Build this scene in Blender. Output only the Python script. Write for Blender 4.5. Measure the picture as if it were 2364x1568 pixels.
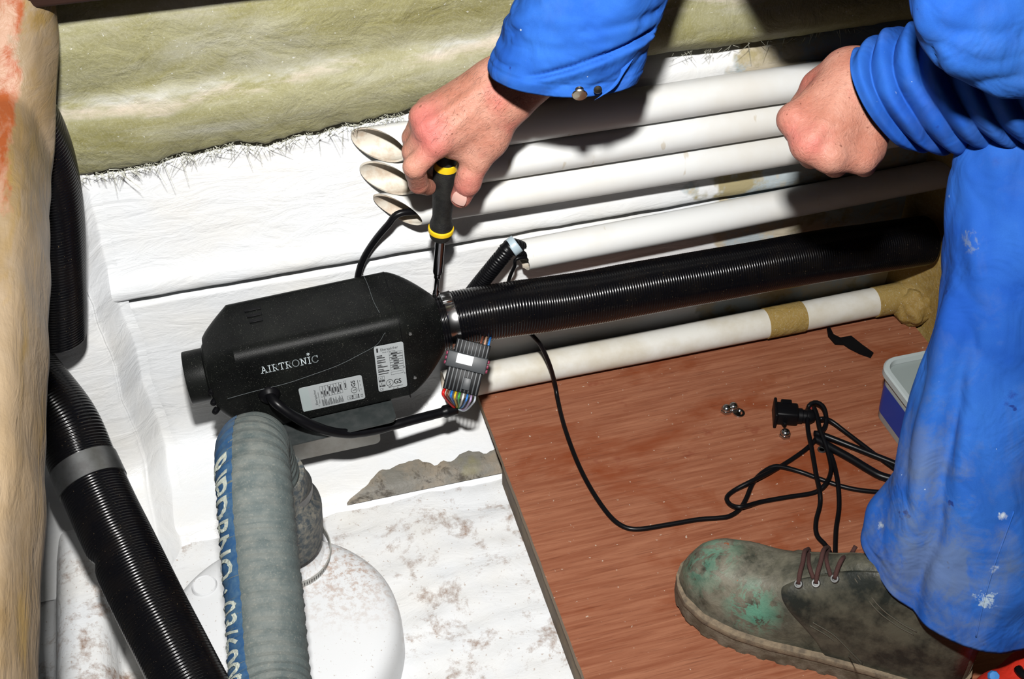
import bpy, bmesh, math, random
import numpy as np
from mathutils import Vector, Matrix, noise

for o in list(bpy.data.objects):
    bpy.data.objects.remove(o)
scene = bpy.context.scene
COL = scene.collection
rnd = random.Random(7)

# ------------------------------------------------------------------ camera
F = 2800.0                      # focal length in pixels of the 2364x1568 frame
PITCH, YAW, CAMH = math.radians(41.0), math.radians(15.7), 1.10
FW = Vector((math.sin(YAW) * math.cos(PITCH), math.cos(YAW) * math.cos(PITCH), -math.sin(PITCH)))
RT = Vector((math.cos(YAW), -math.sin(YAW), 0.0))
UP = RT.cross(FW)
CAM = Vector((0, 0, CAMH))
cd = bpy.data.cameras.new('camera')
cam = bpy.data.objects.new('camera', cd)
COL.objects.link(cam)
m = Matrix((RT, UP, -FW)).transposed().to_4x4()
m.translation = CAM
cam.matrix_world = m
cd.sensor_width = 36.0
cd.lens = F / 2364.0 * 36.0
cd.clip_start = 0.02
scene.camera = cam

# ------------------------------------------------------------------ light
world = bpy.data.worlds.new('world')
scene.world = world
world.use_nodes = True
bg = world.node_tree.nodes['Background']
bg.inputs[0].default_value = (1.0, 0.9, 0.78, 1)
bg.inputs[1].default_value = 0.003
fl = bpy.data.lights.new('camera_flash', 'AREA')
fl.shape = 'RECTANGLE'
fl.size, fl.size_y = 0.06, 0.045
fl.energy = 25.0
fl.color = (1.0, 0.985, 0.96)
fl.spread = math.radians(130)
flash = bpy.data.objects.new('camera_flash', fl)
COL.objects.link(flash)
flash.location = CAM + UP * 0.27 - RT * 0.02 - FW * 0.02
aim = CAM + FW * 1.35 - RT * 0.12 + UP * 0.10
flash.rotation_euler = (aim - flash.location).to_track_quat('-Z', 'Y').to_euler()
vs = scene.view_settings
vs.view_transform = 'Standard'
vs.look = 'None'
vs.gamma = 1.0
vs.exposure = 0.0
vs.use_curve_mapping = False

# ------------------------------------------------------------------ pixel -> place
def ray(x, y):
    return RT * ((x - 1182) / F) + UP * ((784 - y) / F) + FW
def pz(x, y, z=0.0):
    d = ray(x, y); return CAM + d * ((z - CAMH) / d.z)
def py(x, y, Y):
    d = ray(x, y); return CAM + d * (Y / d.y)
def pd(x, y, D):
    return CAM + ray(x, y) * D

# ------------------------------------------------------------------ helpers
def obj(name, me, mat=None, parent=None, smooth=True):
    o = bpy.data.objects.new(name, me)
    COL.objects.link(o)
    if mat is not None:
        for mm in (mat if isinstance(mat, (list, tuple)) else [mat]):
            me.materials.append(mm)
    if smooth and len(me.polygons):
        me.polygons.foreach_set('use_smooth', [True] * len(me.polygons))
    if parent is not None:
        o.parent = parent
        if parent.type == 'EMPTY':
            o.matrix_parent_inverse = parent_inv(parent)
    return o
def parent_inv(p):
    mw = Matrix.Translation(p.location) @ p.rotation_euler.to_matrix().to_4x4()
    return mw.inverted()
def mesh(name, v, f, mat=None, parent=None, smooth=True):
    me = bpy.data.meshes.new(name)
    me.from_pydata([tuple(p) for p in v], [], f)
    me.update()
    return obj(name, me, mat, parent, smooth)
def tag(o, label=None, cat=None, group=None, kind=None):
    if label: o['label'] = label
    if cat: o['category'] = cat
    if group: o['group'] = group
    if kind: o['kind'] = kind
    return o
def thing(name, label, cat, loc, group=None):
    o = bpy.data.objects.new(name, None)
    COL.objects.link(o)
    o.location = loc
    o.empty_display_size = 0.02
    return tag(o, label, cat, group)
def sharp(o, ang=35):
    me = o.data
    bm = bmesh.new(); bm.from_mesh(me)
    for e in bm.edges:
        if len(e.link_faces) == 2 and e.calc_face_angle(0) > math.radians(ang):
            e.smooth = False
    bm.to_mesh(me); bm.free()
    return o
def spline(pts, n):
    """Catmull-Rom through pts (any tuple length), n samples with even parameter."""
    P = [np.array(p, float) for p in pts]
    P = [2 * P[0] - P[1]] + P + [2 * P[-1] - P[-2]]
    segs = len(P) - 3
    out = []
    for i in range(n):
        t = i / (n - 1) * segs
        k = min(int(t), segs - 1); t -= k
        a, b, c, d = P[k:k + 4]
        out.append(0.5 * ((2 * b) + (-a + c) * t + (2 * a - 5 * b + 4 * c - d) * t * t + (-a + 3 * b - 3 * c + d) * t ** 3))
    return out
def spline_even(pts, step):
    q = np.array(spline(pts, max(60, len(pts) * 40)))
    s = np.r_[0, np.cumsum(np.linalg.norm(np.diff(q[:, :3], axis=0), axis=1))]
    n = max(3, int(s[-1] / step) + 1)
    t = np.linspace(0, s[-1], n)
    return np.stack([np.interp(t, s, q[:, k]) for k in range(q.shape[1])], 1), t
def frames(P):
    T = np.gradient(P, axis=0)
    T /= np.linalg.norm(T, axis=1)[:, None]
    u = np.cross(T[0], [0.3, 0.2, 0.93]); u /= np.linalg.norm(u)
    U = []
    for t in T:
        u = u - t * (u @ t); u /= np.linalg.norm(u); U.append(u)
    U = np.array(U)
    return T, U, np.cross(T, U)
def rings_mesh(R, cap0=True, cap1=True, closed=True):
    """R: list of rings (n x 3) -> verts, faces"""
    n = len(R[0]); v = [tuple(p) for r in R for p in r]; f = []
    for i in range(len(R) - 1):
        for j in range(n if closed else n - 1):
            a, b = i * n + j, i * n + (j + 1) % n
            f.append((a, b, b + n, a + n))
    if cap0: f.append(tuple(range(n))[::-1])
    if cap1: f.append(tuple(range((len(R) - 1) * n, len(R) * n)))
    return v, f
def tube(name, pts, r, mat, parent=None, n=12, step=0.006, rfun=None, cap=True, wob=None):
    P, s = spline_even([tuple(p) for p in pts], step)
    P = P[:, :3]
    T, U, V = frames(P)
    a = np.linspace(0, 2 * math.pi, n, endpoint=False)
    R = []
    for i in range(len(P)):
        rr = r if rfun is None else rfun(s[i], s[-1])
        R.append(P[i] + rr * (np.cos(a)[:, None] * U[i] + np.sin(a)[:, None] * V[i]))
    v, f = rings_mesh(R, cap, cap)
    return mesh(name, v, f, mat, parent)
def basis_from(zax, xhint=(1, 0, 0)):
    z = Vector(zax).normalized(); x = Vector(xhint); x = (x - z * x.dot(z)).normalized()
    y = z.cross(x)
    return Matrix((x, y, z)).transposed()
def lathe(name, prof, origin, axis, mat, parent=None, n=48, xhint=(1, 0, 0), smooth=True):
    B = basis_from(axis, xhint); o = Vector(origin)
    R = []
    for r, h in prof:
        R.append([o + B @ Vector((max(r, 1e-5) * math.cos(2 * math.pi * k / n), max(r, 1e-5) * math.sin(2 * math.pi * k / n), h)) for k in range(n)])
    v, f = rings_mesh(R, True, True)
    return sharp(mesh(name, v, f, mat, parent, smooth), 40)
def box(name, M, size, mat, parent=None, bevel=0.0, seg=2):
    bm = bmesh.new()
    bmesh.ops.create_cube(bm, size=1.0)
    bmesh.ops.scale(bm, vec=size, verts=bm.verts)
    if bevel > 0:
        bmesh.ops.bevel(bm, geom=list(bm.edges), offset=bevel, segments=seg, affect='EDGES', profile=0.5)
    bmesh.ops.transform(bm, matrix=M, verts=bm.verts)
    me = bpy.data.meshes.new(name); bm.to_mesh(me); bm.free()
    return sharp(obj(name, me, mat, parent), 50)
def prism(name, outline, M, h, mat, parent=None, bevel=0.0):
    """outline in local xy, extruded h along local z, placed by 4x4 M"""
    bm = bmesh.new()
    vs_ = [bm.verts.new((x, y, 0)) for x, y in outline]
    fc = bm.faces.new(vs_)
    r = bmesh.ops.extrude_face_region(bm, geom=[fc])
    bmesh.ops.translate(bm, vec=(0, 0, h), verts=[g for g in r['geom'] if isinstance(g, bmesh.types.BMVert)])
    bmesh.ops.recalc_face_normals(bm, faces=bm.faces)
    if bevel > 0:
        bmesh.ops.bevel(bm, geom=list(bm.edges), offset=bevel, segments=2, affect='EDGES')
    bmesh.ops.transform(bm, matrix=M, verts=bm.verts)
    me = bpy.data.meshes.new(name); bm.to_mesh(me); bm.free()
    return sharp(obj(name, me, mat, parent), 40)
def rrect(w, h, r, n=5):
    out = []
    for cx, cy, a0 in ((w / 2 - r, h / 2 - r, 0), (-w / 2 + r, h / 2 - r, 90), (-w / 2 + r, -h / 2 + r, 180), (w / 2 - r, -h / 2 + r, 270)):
        for k in range(n + 1):
            a = math.radians(a0 + 90 * k / n)
            out.append((cx + r * math.cos(a), cy + r * math.sin(a)))
    return out
def mat4(o, x, y, z):
    M = Matrix((Vector(x), Vector(y), Vector(z))).transposed().to_4x4()
    M.translation = Vector(o); return M
def fnoise(x, y, z=0.0, s=1.0):
    return noise.noise(Vector((x * s, y * s, z * s)))

# ------------------------------------------------------------------ materials
def new_mat(name):
    mt = bpy.data.materials.new(name); mt.use_nodes = True
    nt = mt.node_tree
    b = nt.nodes['Principled BSDF']
    return mt, nt, b
def N(nt, typ, **kw):
    n = nt.nodes.new(typ)
    for k, v in kw.items():
        setattr(n, k, v)
    return n
def coord(nt, scale=(1, 1, 1), src='Object'):
    tc = N(nt, 'ShaderNodeTexCoord'); mp = N(nt, 'ShaderNodeMapping')
    mp.inputs['Scale'].default_value = scale
    nt.links.new(tc.outputs[src], mp.inputs['Vector'])
    return mp.outputs['Vector']
def noise_node(nt, vec, scale, detail=4, rough=0.6, dist=0.0):
    n = N(nt, 'ShaderNodeTexNoise')
    n.inputs['Scale'].default_value = scale; n.inputs['Detail'].default_value = detail
    n.inputs['Roughness'].default_value = rough; n.inputs['Distortion'].default_value = dist
    nt.links.new(vec, n.inputs['Vector'])
    return n.outputs['Fac']
def ramp(nt, fac, lo, hi, c0=(0, 0, 0, 1), c1=(1, 1, 1, 1)):
    r = N(nt, 'ShaderNodeValToRGB')
    r.color_ramp.elements[0].position = lo; r.color_ramp.elements[1].position = hi
    r.color_ramp.elements[0].color = c0; r.color_ramp.elements[1].color = c1
    nt.links.new(fac, r.inputs['Fac'])
    return r.outputs['Color']
def mixc(nt, fac, a, b):
    mx = N(nt, 'ShaderNodeMix', data_type='RGBA')
    for s, v in (('Factor', fac), ('A', a), ('B', b)):
        i = [q for q in mx.inputs if q.name == s and (q.type == ('VALUE' if s == 'Factor' else 'RGBA'))][0]
        if isinstance(v, (tuple, list)): i.default_value = tuple(v) + ((1,) if len(v) == 3 else ())
        elif isinstance(v, (int, float)): i.default_value = v
        else: nt.links.new(v, i)
    return [q for q in mx.outputs if q.type == 'RGBA'][0]
def math_node(nt, op, a, b=None):
    n = N(nt, 'ShaderNodeMath', operation=op, use_clamp=False)
    for i, v in enumerate((a, b)):
        if v is None: continue
        if isinstance(v, (int, float)): n.inputs[i].default_value = v
        else: nt.links.new(v, n.inputs[i])
    return n.outputs[0]
def sep(nt, vec):
    s = N(nt, 'ShaderNodeSeparateXYZ'); nt.links.new(vec, s.inputs[0]); return s.outputs
def bump(nt, b, h, strength=0.3, dist=0.002, prev=None):
    n = N(nt, 'ShaderNodeBump')
    n.inputs['Strength'].default_value = strength; n.inputs['Distance'].default_value = dist
    nt.links.new(h, n.inputs['Height'])
    if prev is not None: nt.links.new(prev, n.inputs['Normal'])
    nt.links.new(n.outputs[0], b.inputs['Normal'])
    return n.outputs[0]
def setp(b, rough=0.5, metal=0.0, spec=0.5, col=None):
    b.inputs['Roughness'].default_value = rough
    b.inputs['Metallic'].default_value = metal
    b.inputs['Specular IOR Level'].default_value = spec
    if col is not None: b.inputs['Base Color'].default_value = tuple(col) + (1,)
def plain(name, col, rough=0.5, metal=0.0, spec=0.5, var=None, vs=30.0, bs=0.0, bscale=200.0, bd=0.001):
    mt, nt, b = new_mat(name); setp(b, rough, metal, spec, col)
    v = coord(nt)
    if var is not None:
        f = ramp(nt, noise_node(nt, v, vs, 6, 0.65), 0.42, 0.62)
        c = mixc(nt, f, col, var); nt.links.new(c, b.inputs['Base Color'])
    if bs: bump(nt, b, noise_node(nt, v, bscale, 3), bs, bd)
    return mt

def paint_white(name, bare_x=None, dirt=0.0, rough=0.32, pinhole=True):
    """gloss white brushed paint over laminate; bare primer / grey patches further along the hull; floor grime"""
    mt, nt, b = new_mat(name); setp(b, rough, 0, 0.4)
    v = coord(nt); s = sep(nt, v)
    base = mixc(nt, ramp(nt, noise_node(nt, v, 9.0, 3), 0.4, 0.7), (0.84, 0.86, 0.88), (0.86, 0.85, 0.82))
    if bare_x is not None:
        n1 = noise_node(nt, v, 5.0, 5, 0.62); n2 = noise_node(nt, v, 17.0, 6, 0.68)
        edge = math_node(nt, 'ADD', math_node(nt, 'SUBTRACT', s[0], bare_x), math_node(nt, 'MULTIPLY', math_node(nt, 'SUBTRACT', n1, 0.5), 0.5))
        m1 = ramp(nt, edge, 0.0, 0.012)
        bare = mixc(nt, ramp(nt, n2, 0.47, 0.56), (0.50, 0.57, 0.60), (0.62, 0.55, 0.42))
        bare = mixc(nt, ramp(nt, noise_node(nt, v, 11.0, 5, 0.7), 0.56, 0.66), bare, (0.42, 0.36, 0.20))
        base = mixc(nt, m1, base, bare)
    if dirt > 0:
        d1 = noise_node(nt, v, 16.0, 7, 0.72, 0.3); d2 = noise_node(nt, v, 60.0, 5, 0.75)
        dm = ramp(nt, math_node(nt, 'ADD', math_node(nt, 'MULTIPLY', d1, 0.72), math_node(nt, 'MULTIPLY', d2, 0.34)), 0.60 - 0.05 * dirt, 0.70 - 0.03 * dirt)
        sp = ramp(nt, noise_node(nt, v, 220.0, 2), 0.66, 0.72)
        base = mixc(nt, math_node(nt, 'MULTIPLY', dm, 0.95), base, (0.30, 0.19, 0.13))
        base = mixc(nt, math_node(nt, 'MULTIPLY', sp, 0.6), base, (0.40, 0.28, 0.20))
    nt.links.new(base, b.inputs['Base Color'])
    h1 = noise_node(nt, coord(nt, (14, 26, 42)), 1.0, 5, 0.6, 1.2)
    h2 = noise_node(nt, v, 75.0, 4, 0.6, 0.5)
    p = bump(nt, b, h1, 0.45, 0.004)
    bump(nt, b, h2, 0.25, 0.002, p)
    return mt
WHITE = paint_white('white_hull_paint', bare_x=0.58)
WHITE_L = paint_white('white_frame_paint')
WHITE_F = paint_white('white_bilge_paint', dirt=1.0)
def grp(name, c0, c1, c2, pale=0.0):
    mt, nt, b = new_mat(name); setp(b, 0.62, 0, 0.22)
    v = coord(nt)
    a = ramp(nt, noise_node(nt, coord(nt, (5, 9, 12)), 1.0, 7, 0.72, 0.6), 0.40, 0.60)
    c = mixc(nt, a, c0, c1)
    c = mixc(nt, ramp(nt, noise_node(nt, coord(nt, (4, 10, 14)), 1.0, 6, 0.7, 0.6), 0.50, 0.72), c, c2)
    if pale:        # pale dust and a painted-in highlight along the two folds of the laminate
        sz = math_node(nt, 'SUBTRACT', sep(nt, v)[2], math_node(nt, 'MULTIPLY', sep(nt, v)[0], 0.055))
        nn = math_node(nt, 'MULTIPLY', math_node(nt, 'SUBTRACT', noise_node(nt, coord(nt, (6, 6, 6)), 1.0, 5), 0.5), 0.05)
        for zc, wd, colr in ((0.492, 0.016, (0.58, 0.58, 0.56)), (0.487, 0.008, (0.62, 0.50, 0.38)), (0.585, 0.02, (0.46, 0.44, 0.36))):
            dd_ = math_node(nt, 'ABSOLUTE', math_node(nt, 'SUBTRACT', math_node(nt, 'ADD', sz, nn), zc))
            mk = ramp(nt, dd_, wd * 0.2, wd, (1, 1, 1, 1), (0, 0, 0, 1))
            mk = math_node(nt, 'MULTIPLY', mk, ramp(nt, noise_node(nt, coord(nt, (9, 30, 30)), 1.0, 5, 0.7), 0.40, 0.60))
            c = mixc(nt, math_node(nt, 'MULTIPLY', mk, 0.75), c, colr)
    fib = N(nt, 'ShaderNodeTexWave'); fib.inputs['Scale'].default_value = 55; fib.inputs['Distortion'].default_value = 14
    fib.inputs['Detail'].default_value = 4; fib.inputs['Detail Scale'].default_value = 2.2
    nt.links.new(v, fib.inputs['Vector'])
    fb = ramp(nt, fib.outputs['Fac'], 0.80, 1.0)
    c = mixc(nt, math_node(nt, 'MULTIPLY', fb, 0.12), c, (0.62, 0.60, 0.48))
    sp = ramp(nt, noise_node(nt, v, 260.0, 2), 0.70, 0.75)
    c = mixc(nt, math_node(nt, 'MULTIPLY', sp, 0.7), c, (0.72, 0.72, 0.68))
    nt.links.new(c, b.inputs['Base Color'])
    p = bump(nt, b, noise_node(nt, v, 26.0, 5, 0.6, 0.8), 0.6, 0.006)
    bump(nt, b, noise_node(nt, v, 170.0, 4, 0.7), 0.3, 0.002, p)
    return mt
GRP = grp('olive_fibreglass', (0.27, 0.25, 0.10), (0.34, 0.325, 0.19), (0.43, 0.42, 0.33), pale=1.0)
GRP_TAN = grp('tan_fibreglass', (0.30, 0.19, 0.05), (0.36, 0.25, 0.08), (0.44, 0.34, 0.16))
PVC = plain('white_conduit_plastic', (0.80, 0.81, 0.80), 0.35, var=(0.76, 0.74, 0.69), vs=7.0, bs=0.08, bscale=30)
_nt = PVC.node_tree; _b = _nt.nodes['Principled BSDF']; _c = _b.inputs['Base Color'].links[0].from_socket
_nt.links.new(mixc(_nt, math_node(_nt, 'MULTIPLY', ramp(_nt, noise_node(_nt, coord(_nt, (60, 20, 22)), 1.0, 3, 0.5), 0.69, 0.72), 0.5), _c, (0.56, 0.47, 0.33)), _b.inputs['Base Color'])
PVC_OLD = plain('aged_conduit_plastic', (0.76, 0.75, 0.70), 0.45, var=(0.62, 0.57, 0.46), vs=9.0, bs=0.15, bscale=60)
BLK = plain('black_plastic', (0.004, 0.004, 0.005), 0.42, spec=0.16)
BLK_CABLE = plain('black_cable_sheath', (0.004, 0.004, 0.005), 0.34, spec=0.25)
STEEL = plain('bright_steel', (0.72, 0.72, 0.72), 0.18, 1.0)
STEEL_DULL = plain('dull_galvanised', (0.36, 0.37, 0.37), 0.42, 1.0, var=(0.28, 0.28, 0.28), vs=60)
# ================================================================== SETTING
WY = 1.151                 # plane of the hull side behind the heater
FZ = -0.064                # bilge floor below the plywood
XL, XR = -0.62, 0.905      # hull extent; right bulkhead plane
def ragged(x):
    e = float(np.interp(x, [-0.6, -0.13, -0.07, 0.0, 0.05, 0.11, 0.20, 0.475, 0.7, 1.2], [0.405, 0.405, 0.406, 0.416, 0.411, 0.418, 0.424, 0.450, 0.451, 0.46]))
    w = 1.0 if x < 0.3 else 0.35
    return e + w * (0.004 * fnoise(x * 28, 0.3) + 0.003 * fnoise(x * 80, 2.3) + 0.0015 * fnoise(x * 260, 6.3))
def profile_sheet(name, prof, x0, x1, nx, mat, jit=0.0, parent=None, seed=0.0, jit_fun=None):
    """prof: list of (y,z); extruded along X with gentle lumps"""
    P = np.array(spline(prof, 6 * len(prof)))
    v, f = [], []
    n = len(P)
    for i in range(nx + 1):
        x = x0 + (x1 - x0) * i / nx
        for j, (y, z) in enumerate(P):
            k = fnoise(x * 9 + seed, y * 9, z * 9) * jit + fnoise(x * 30 + seed, y * 30, z * 30) * jit * 0.3
            dz = jit_fun(x, j / (n - 1)) if jit_fun else 0
            v.append((x, y - k, z + k * 0.4 + dz))
    for i in range(nx):
        for j in range(n - 1):
            a = i * n + j
            f.append((a, a + n, a + n + 1, a + 1))
    return mesh(name, v, f, mat, parent)
def lowj(x, t):
    return (0.0022 * fnoise(x * 22, 3.1) + 0.0012 * fnoise(x * 70, 8.1) + 0.011 * x) * max(0, (t - 0.55) / 0.45)
# lower hull side: bilge turn, then upright
wall = thing('wall_back', None, None, (0.1, WY, FZ)); wall['kind'] = 'structure'
wall['label'] = 'white painted hull side behind the heater and conduits'
profile_sheet('lower_panel', [(WY - 0.128, FZ - 0.004), (WY - 0.116, FZ + 0.004), (WY - 0.10, FZ + 0.016), (WY - 0.05, -0.030), (WY - 0.012, -0.006), (WY, 0.025), (WY, 0.08), (WY, 0.16), (WY, 0.205), (WY, 0.2165), (WY + 0.004, 0.2195), (WY + 0.016, 0.221), (WY + 0.03, 0.222)],
              -0.17, XR, 160, WHITE, 0.0022, wall, 0.0, lowj)
# upper panel, proud of the lower one with a rolled lip over a dark crack
def lipj(x, t):
    return (0.0018 * fnoise(x * 30, 9.1) + 0.011 * x) * (1 - t) + max(0, t - 0.6) / 0.4 * (ragged(x) - 0.4115)
profile_sheet('upper_panel', [(WY + 0.03, 0.231), (WY + 0.012, 0.2305), (WY + 0.002, 0.2305), (WY - 0.006, 0.233), (WY - 0.009, 0.241), (WY - 0.008, 0.252), (WY - 0.003, 0.268), (WY, 0.30), (WY, 0.36), (WY, 0.385), (WY, 0.396), (WY + 0.008, 0.400), (WY + 0.02, 0.401)],
              -0.17, XR, 200, WHITE, 0.0018, wall, 5.0, lipj)
# bare laminate strip where the paint stops at the foot of the hull
mt, nt, b = new_mat('bare_grey_laminate'); setp(b, 0.55)
v = coord(nt)
c = mixc(nt, ramp(nt, noise_node(nt, v, 18, 6, 0.7), 0.42, 0.60), (0.17, 0.16, 0.135), (0.25, 0.205, 0.15))
c = mixc(nt, ramp(nt, noise_node(nt, v, 30, 6, 0.7, 0.5), 0.54, 0.62), c, (0.05, 0.038, 0.022))
c = mixc(nt, ramp(nt, noise_node(nt, v, 12, 3), 0.58, 0.68), c, (0.22, 0.20, 0.085))
nt.links.new(c, b.inputs['Base Color']); bump(nt, b, noise_node(nt, v, 50, 4), 0.5, 0.003)
BARE = mt
def hull_pt(x, t):
    """point on the sloping foot of the hull, t 0 (floor) .. 1 (up the slope)"""
    q = np.array(spline([(WY - 0.116, FZ + 0.004), (WY - 0.10, FZ + 0.016), (WY - 0.05, -0.030), (WY - 0.012, -0.006)], 40))
    k = t * 39; i = min(int(k), 38); y, z = q[i] + (q[i + 1] - q[i]) * (k - i)
    return Vector((x, y - 0.0035, z + 0.003))
vv, ff = [], []
nb = 48
for i in range(nb + 1):
    x = 0.075 + (0.285 - 0.075) * i / nb
    top = 0.46 + 0.10 * fnoise(x * 26, 1.7) + 0.05 * fnoise(x * 90, 4.1)
    if x < 0.12: top = 0.05 + (top - 0.05) * max(0, (x - 0.075) / 0.045) ** 0.6
    for j in range(7):
        vv.append(hull_pt(x, 0.005 + (top - 0.005) * j / 6))
for i in range(nb):
    for j in range(6):
        a = i * 7 + j; ff.append((a, a + 7, a + 8, a + 1))
mesh('bare_patch', vv, ff, BARE, wall)
# fibreglass upper hull, thick ragged lower edge over the painted panel
vv, ff = [], []
prof = [(WY + 0.02, 0.006), (WY - 0.004, 0.001), (WY - 0.010, 0.002), (WY - 0.017, 0.016), (WY - 0.026, 0.042), (WY - 0.029, 0.065), (WY - 0.026, 0.083), (WY - 0.024, 0.097), (WY - 0.028, 0.115), (WY - 0.036, 0.145), (WY - 0.038, 0.175), (WY - 0.035, 0.21), (WY - 0.035, 0.26), (WY - 0.035, 0.34)]
PP = np.array(spline(prof, 72)); nx = 420; npf = len(PP)
x0, x1 = XL, XR + 0.25
for i in range(nx + 1):
    x = x0 + (x1 - x0) * i / nx
    e = ragged(x)
    for j, (y, zz) in enumerate(PP):
        w = max(0.0, 1 - zz / 0.05)
        z = 0.404 + zz + (e - 0.404) * (0.35 + 0.65 * w)
        k = 0.0035 * fnoise(x * 7, z * 12, 9.0) + 0.0016 * fnoise(x * 24, z * 30, 4.0)
        vv.append((x, y - k, z))
for i in range(nx):
    for j in range(npf - 1):
        a = i * npf + j; ff.append((a, a + npf, a + npf + 1, a + 1))
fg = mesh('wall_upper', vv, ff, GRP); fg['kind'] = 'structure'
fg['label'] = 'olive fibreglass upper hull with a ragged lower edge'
# loose glass strands hanging from that edge
vv, ff = [], []
def sliver(a, b_, w):
    a, b_ = Vector(a), Vector(b_); d = (b_ - a).normalized(); s = d.cross(Vector((0, 1, 0))).normalized() * w; t = d.cross(s).normalized() * w
    k = len(vv); vv.extend([a + s, a - s * .5 + t, a - s * .5 - t, b_ + s * .4, b_ - s * .2 + t * .4, b_ - s * .2 - t * .4])
    ff.extend([(k, k + 1, k + 4, k + 3), (k + 1, k + 2, k + 5, k + 4), (k + 2, k, k + 3, k + 5), (k, k + 2, k + 1), (k + 3, k + 4, k + 5)])
for i in range(420):
    x = -0.16 + 0.36 * rnd.random() if i < 330 else 0.2 + 0.55 * rnd.random()
    e = ragged(x)
    a = Vector((x, WY - 0.014 - 0.006 * rnd.random(), e + 0.003))
    L = 0.004 + 0.010 * rnd.random() + (0.022 * rnd.random() if rnd.random() < 0.15 else 0)
    d = Vector((rnd.gauss(0, 0.9), -0.35 * rnd.random(), -0.25 - rnd.random())).normalized()
    sliver(a, a + d * L, 0.00035)
STRAND = plain('glass_strand', (0.42, 0.42, 0.34), 0.5)
st = mesh('frayed_strands', vv, ff, STRAND, fg, False); st['kind'] = 'stuff'
# dark timber stringer added above the fibreglass for the shadow band there
mt, nt, b = new_mat('shade_timber'); setp(b, 0.6)
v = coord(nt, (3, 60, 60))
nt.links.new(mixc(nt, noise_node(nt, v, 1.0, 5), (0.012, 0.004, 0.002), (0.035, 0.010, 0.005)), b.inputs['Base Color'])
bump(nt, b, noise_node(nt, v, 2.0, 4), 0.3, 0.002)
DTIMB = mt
st = box('shade_plank', Matrix.Translation((0.0, WY - 0.072, 0.627 + 0.035)), (1.2, 0.05, 0.07), DTIMB, None, 0.004)
tag(st, 'dark timber stringer along the top of the fibreglass hull', 'plank')

# left: moulded frame climbing the hull side
def frame_sheet():
    prof = [(WY - 0.128, FZ - 0.004), (WY - 0.112, FZ + 0.006), (WY - 0.05, -0.030), (WY - 0.012, -0.006), (WY, 0.03), (WY, 0.10), (WY, 0.20), (WY, 0.30), (WY, 0.415)]
    P = np.array(spline(prof, 70))
    cols = []
    for y, z in P:
        t = (z - FZ) / (0.415 - FZ)
        wv = 0.004 * fnoise(z * 14, 0.5) + 0.002 * fnoise(z * 50, 1.5)
        d = 0.040 - 0.004 * t
        xr = -0.146 + 0.014 * (1 - t) + wv
        nrm = Vector((0, -1, 0.25)).normalized()
        row = [(xr + 0.012, 0.002), (xr + 0.004, 0.002), (xr - 0.002, 0.006), (xr - 0.020, 0.034), (xr - 0.024, d - 0.003), (xr - 0.032, d), (xr - 0.07, d + 0.002), (xr - 0.10, d + 0.002), (xr - 0.16, d), (xr - 0.24, d), (xr - 0.40, d)]
        row = spline(row, 40)
        cols.append([(x, y - dd + 0.0016 * fnoise(x * 30, z * 30, 2.0), z + dd * 0.2) for x, dd in row])
    v = [p for r in cols for p in r]; n = len(cols[0]); f = []
    for i in range(len(cols) - 1):
        for j in range(n - 1):
            a = i * n + j; f.append((a, a + n, a + n + 1, a + 1))
    return v, f
v_, f_ = frame_sheet()
fr = mesh('wall_left', v_, f_, WHITE_L); fr['kind'] = 'structure'
fr['label'] = 'white moulded frame climbing the hull at the left'
# low partition face below the fibreglass beam and the ridges on the bilge floor
ws = mesh('wall_partition', [(-0.30, 0.1, FZ - .01), (-0.30, WY, FZ - .01), (-0.30, WY, 0.48), (-0.30, 0.1, 0.48), (-0.34, 0.1, FZ - .01), (-0.34, WY, FZ - .01), (-0.34, WY, 0.48), (-0.34, 0.1, 0.48)],
          [(0, 1, 2, 3), (5, 4, 7, 6), (3, 2, 6, 7), (4, 0, 3, 7)], WHITE_L, None, False); ws['kind'] = 'structure'
ws['label'] = 'pale partition below the fibreglass beam at far left'
# bilge floor
vv, ff = [], []
nx, ny = 260, 100
for i in range(nx + 1):
    for j in range(ny + 1):
        x = -0.34 + 1.26 * i / nx; y = 0.15 + (WY - 0.10 - 0.15) * j / ny
        z = FZ + 0.0016 * fnoise(x * 14, y * 40) + 0.0016 * fnoise(x * 45, y * 45) + (0.0009 * math.sin(y * 150 + 7 * fnoise(x * 6, y * 6)) if x > 0.05 else 0)
        rx = (x + 0.242) / 0.036
        if abs(rx) < 1.3:       # rounded ridge running fore and aft at the far left
            z = max(z, FZ + 0.042 * (1 - min(1, abs(rx)) ** 5))
        vv.append((x, y, z))
for i in range(nx):
    for j in range(ny):
        a = i * (ny + 1) + j; ff.append((a, a + ny + 1, a + ny + 2, a + 1))
fo = mesh('floor', vv, ff, WHITE_F); fo['kind'] = 'structure'; fo['label'] = 'grimy white painted bilge floor beside the plywood'
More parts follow.
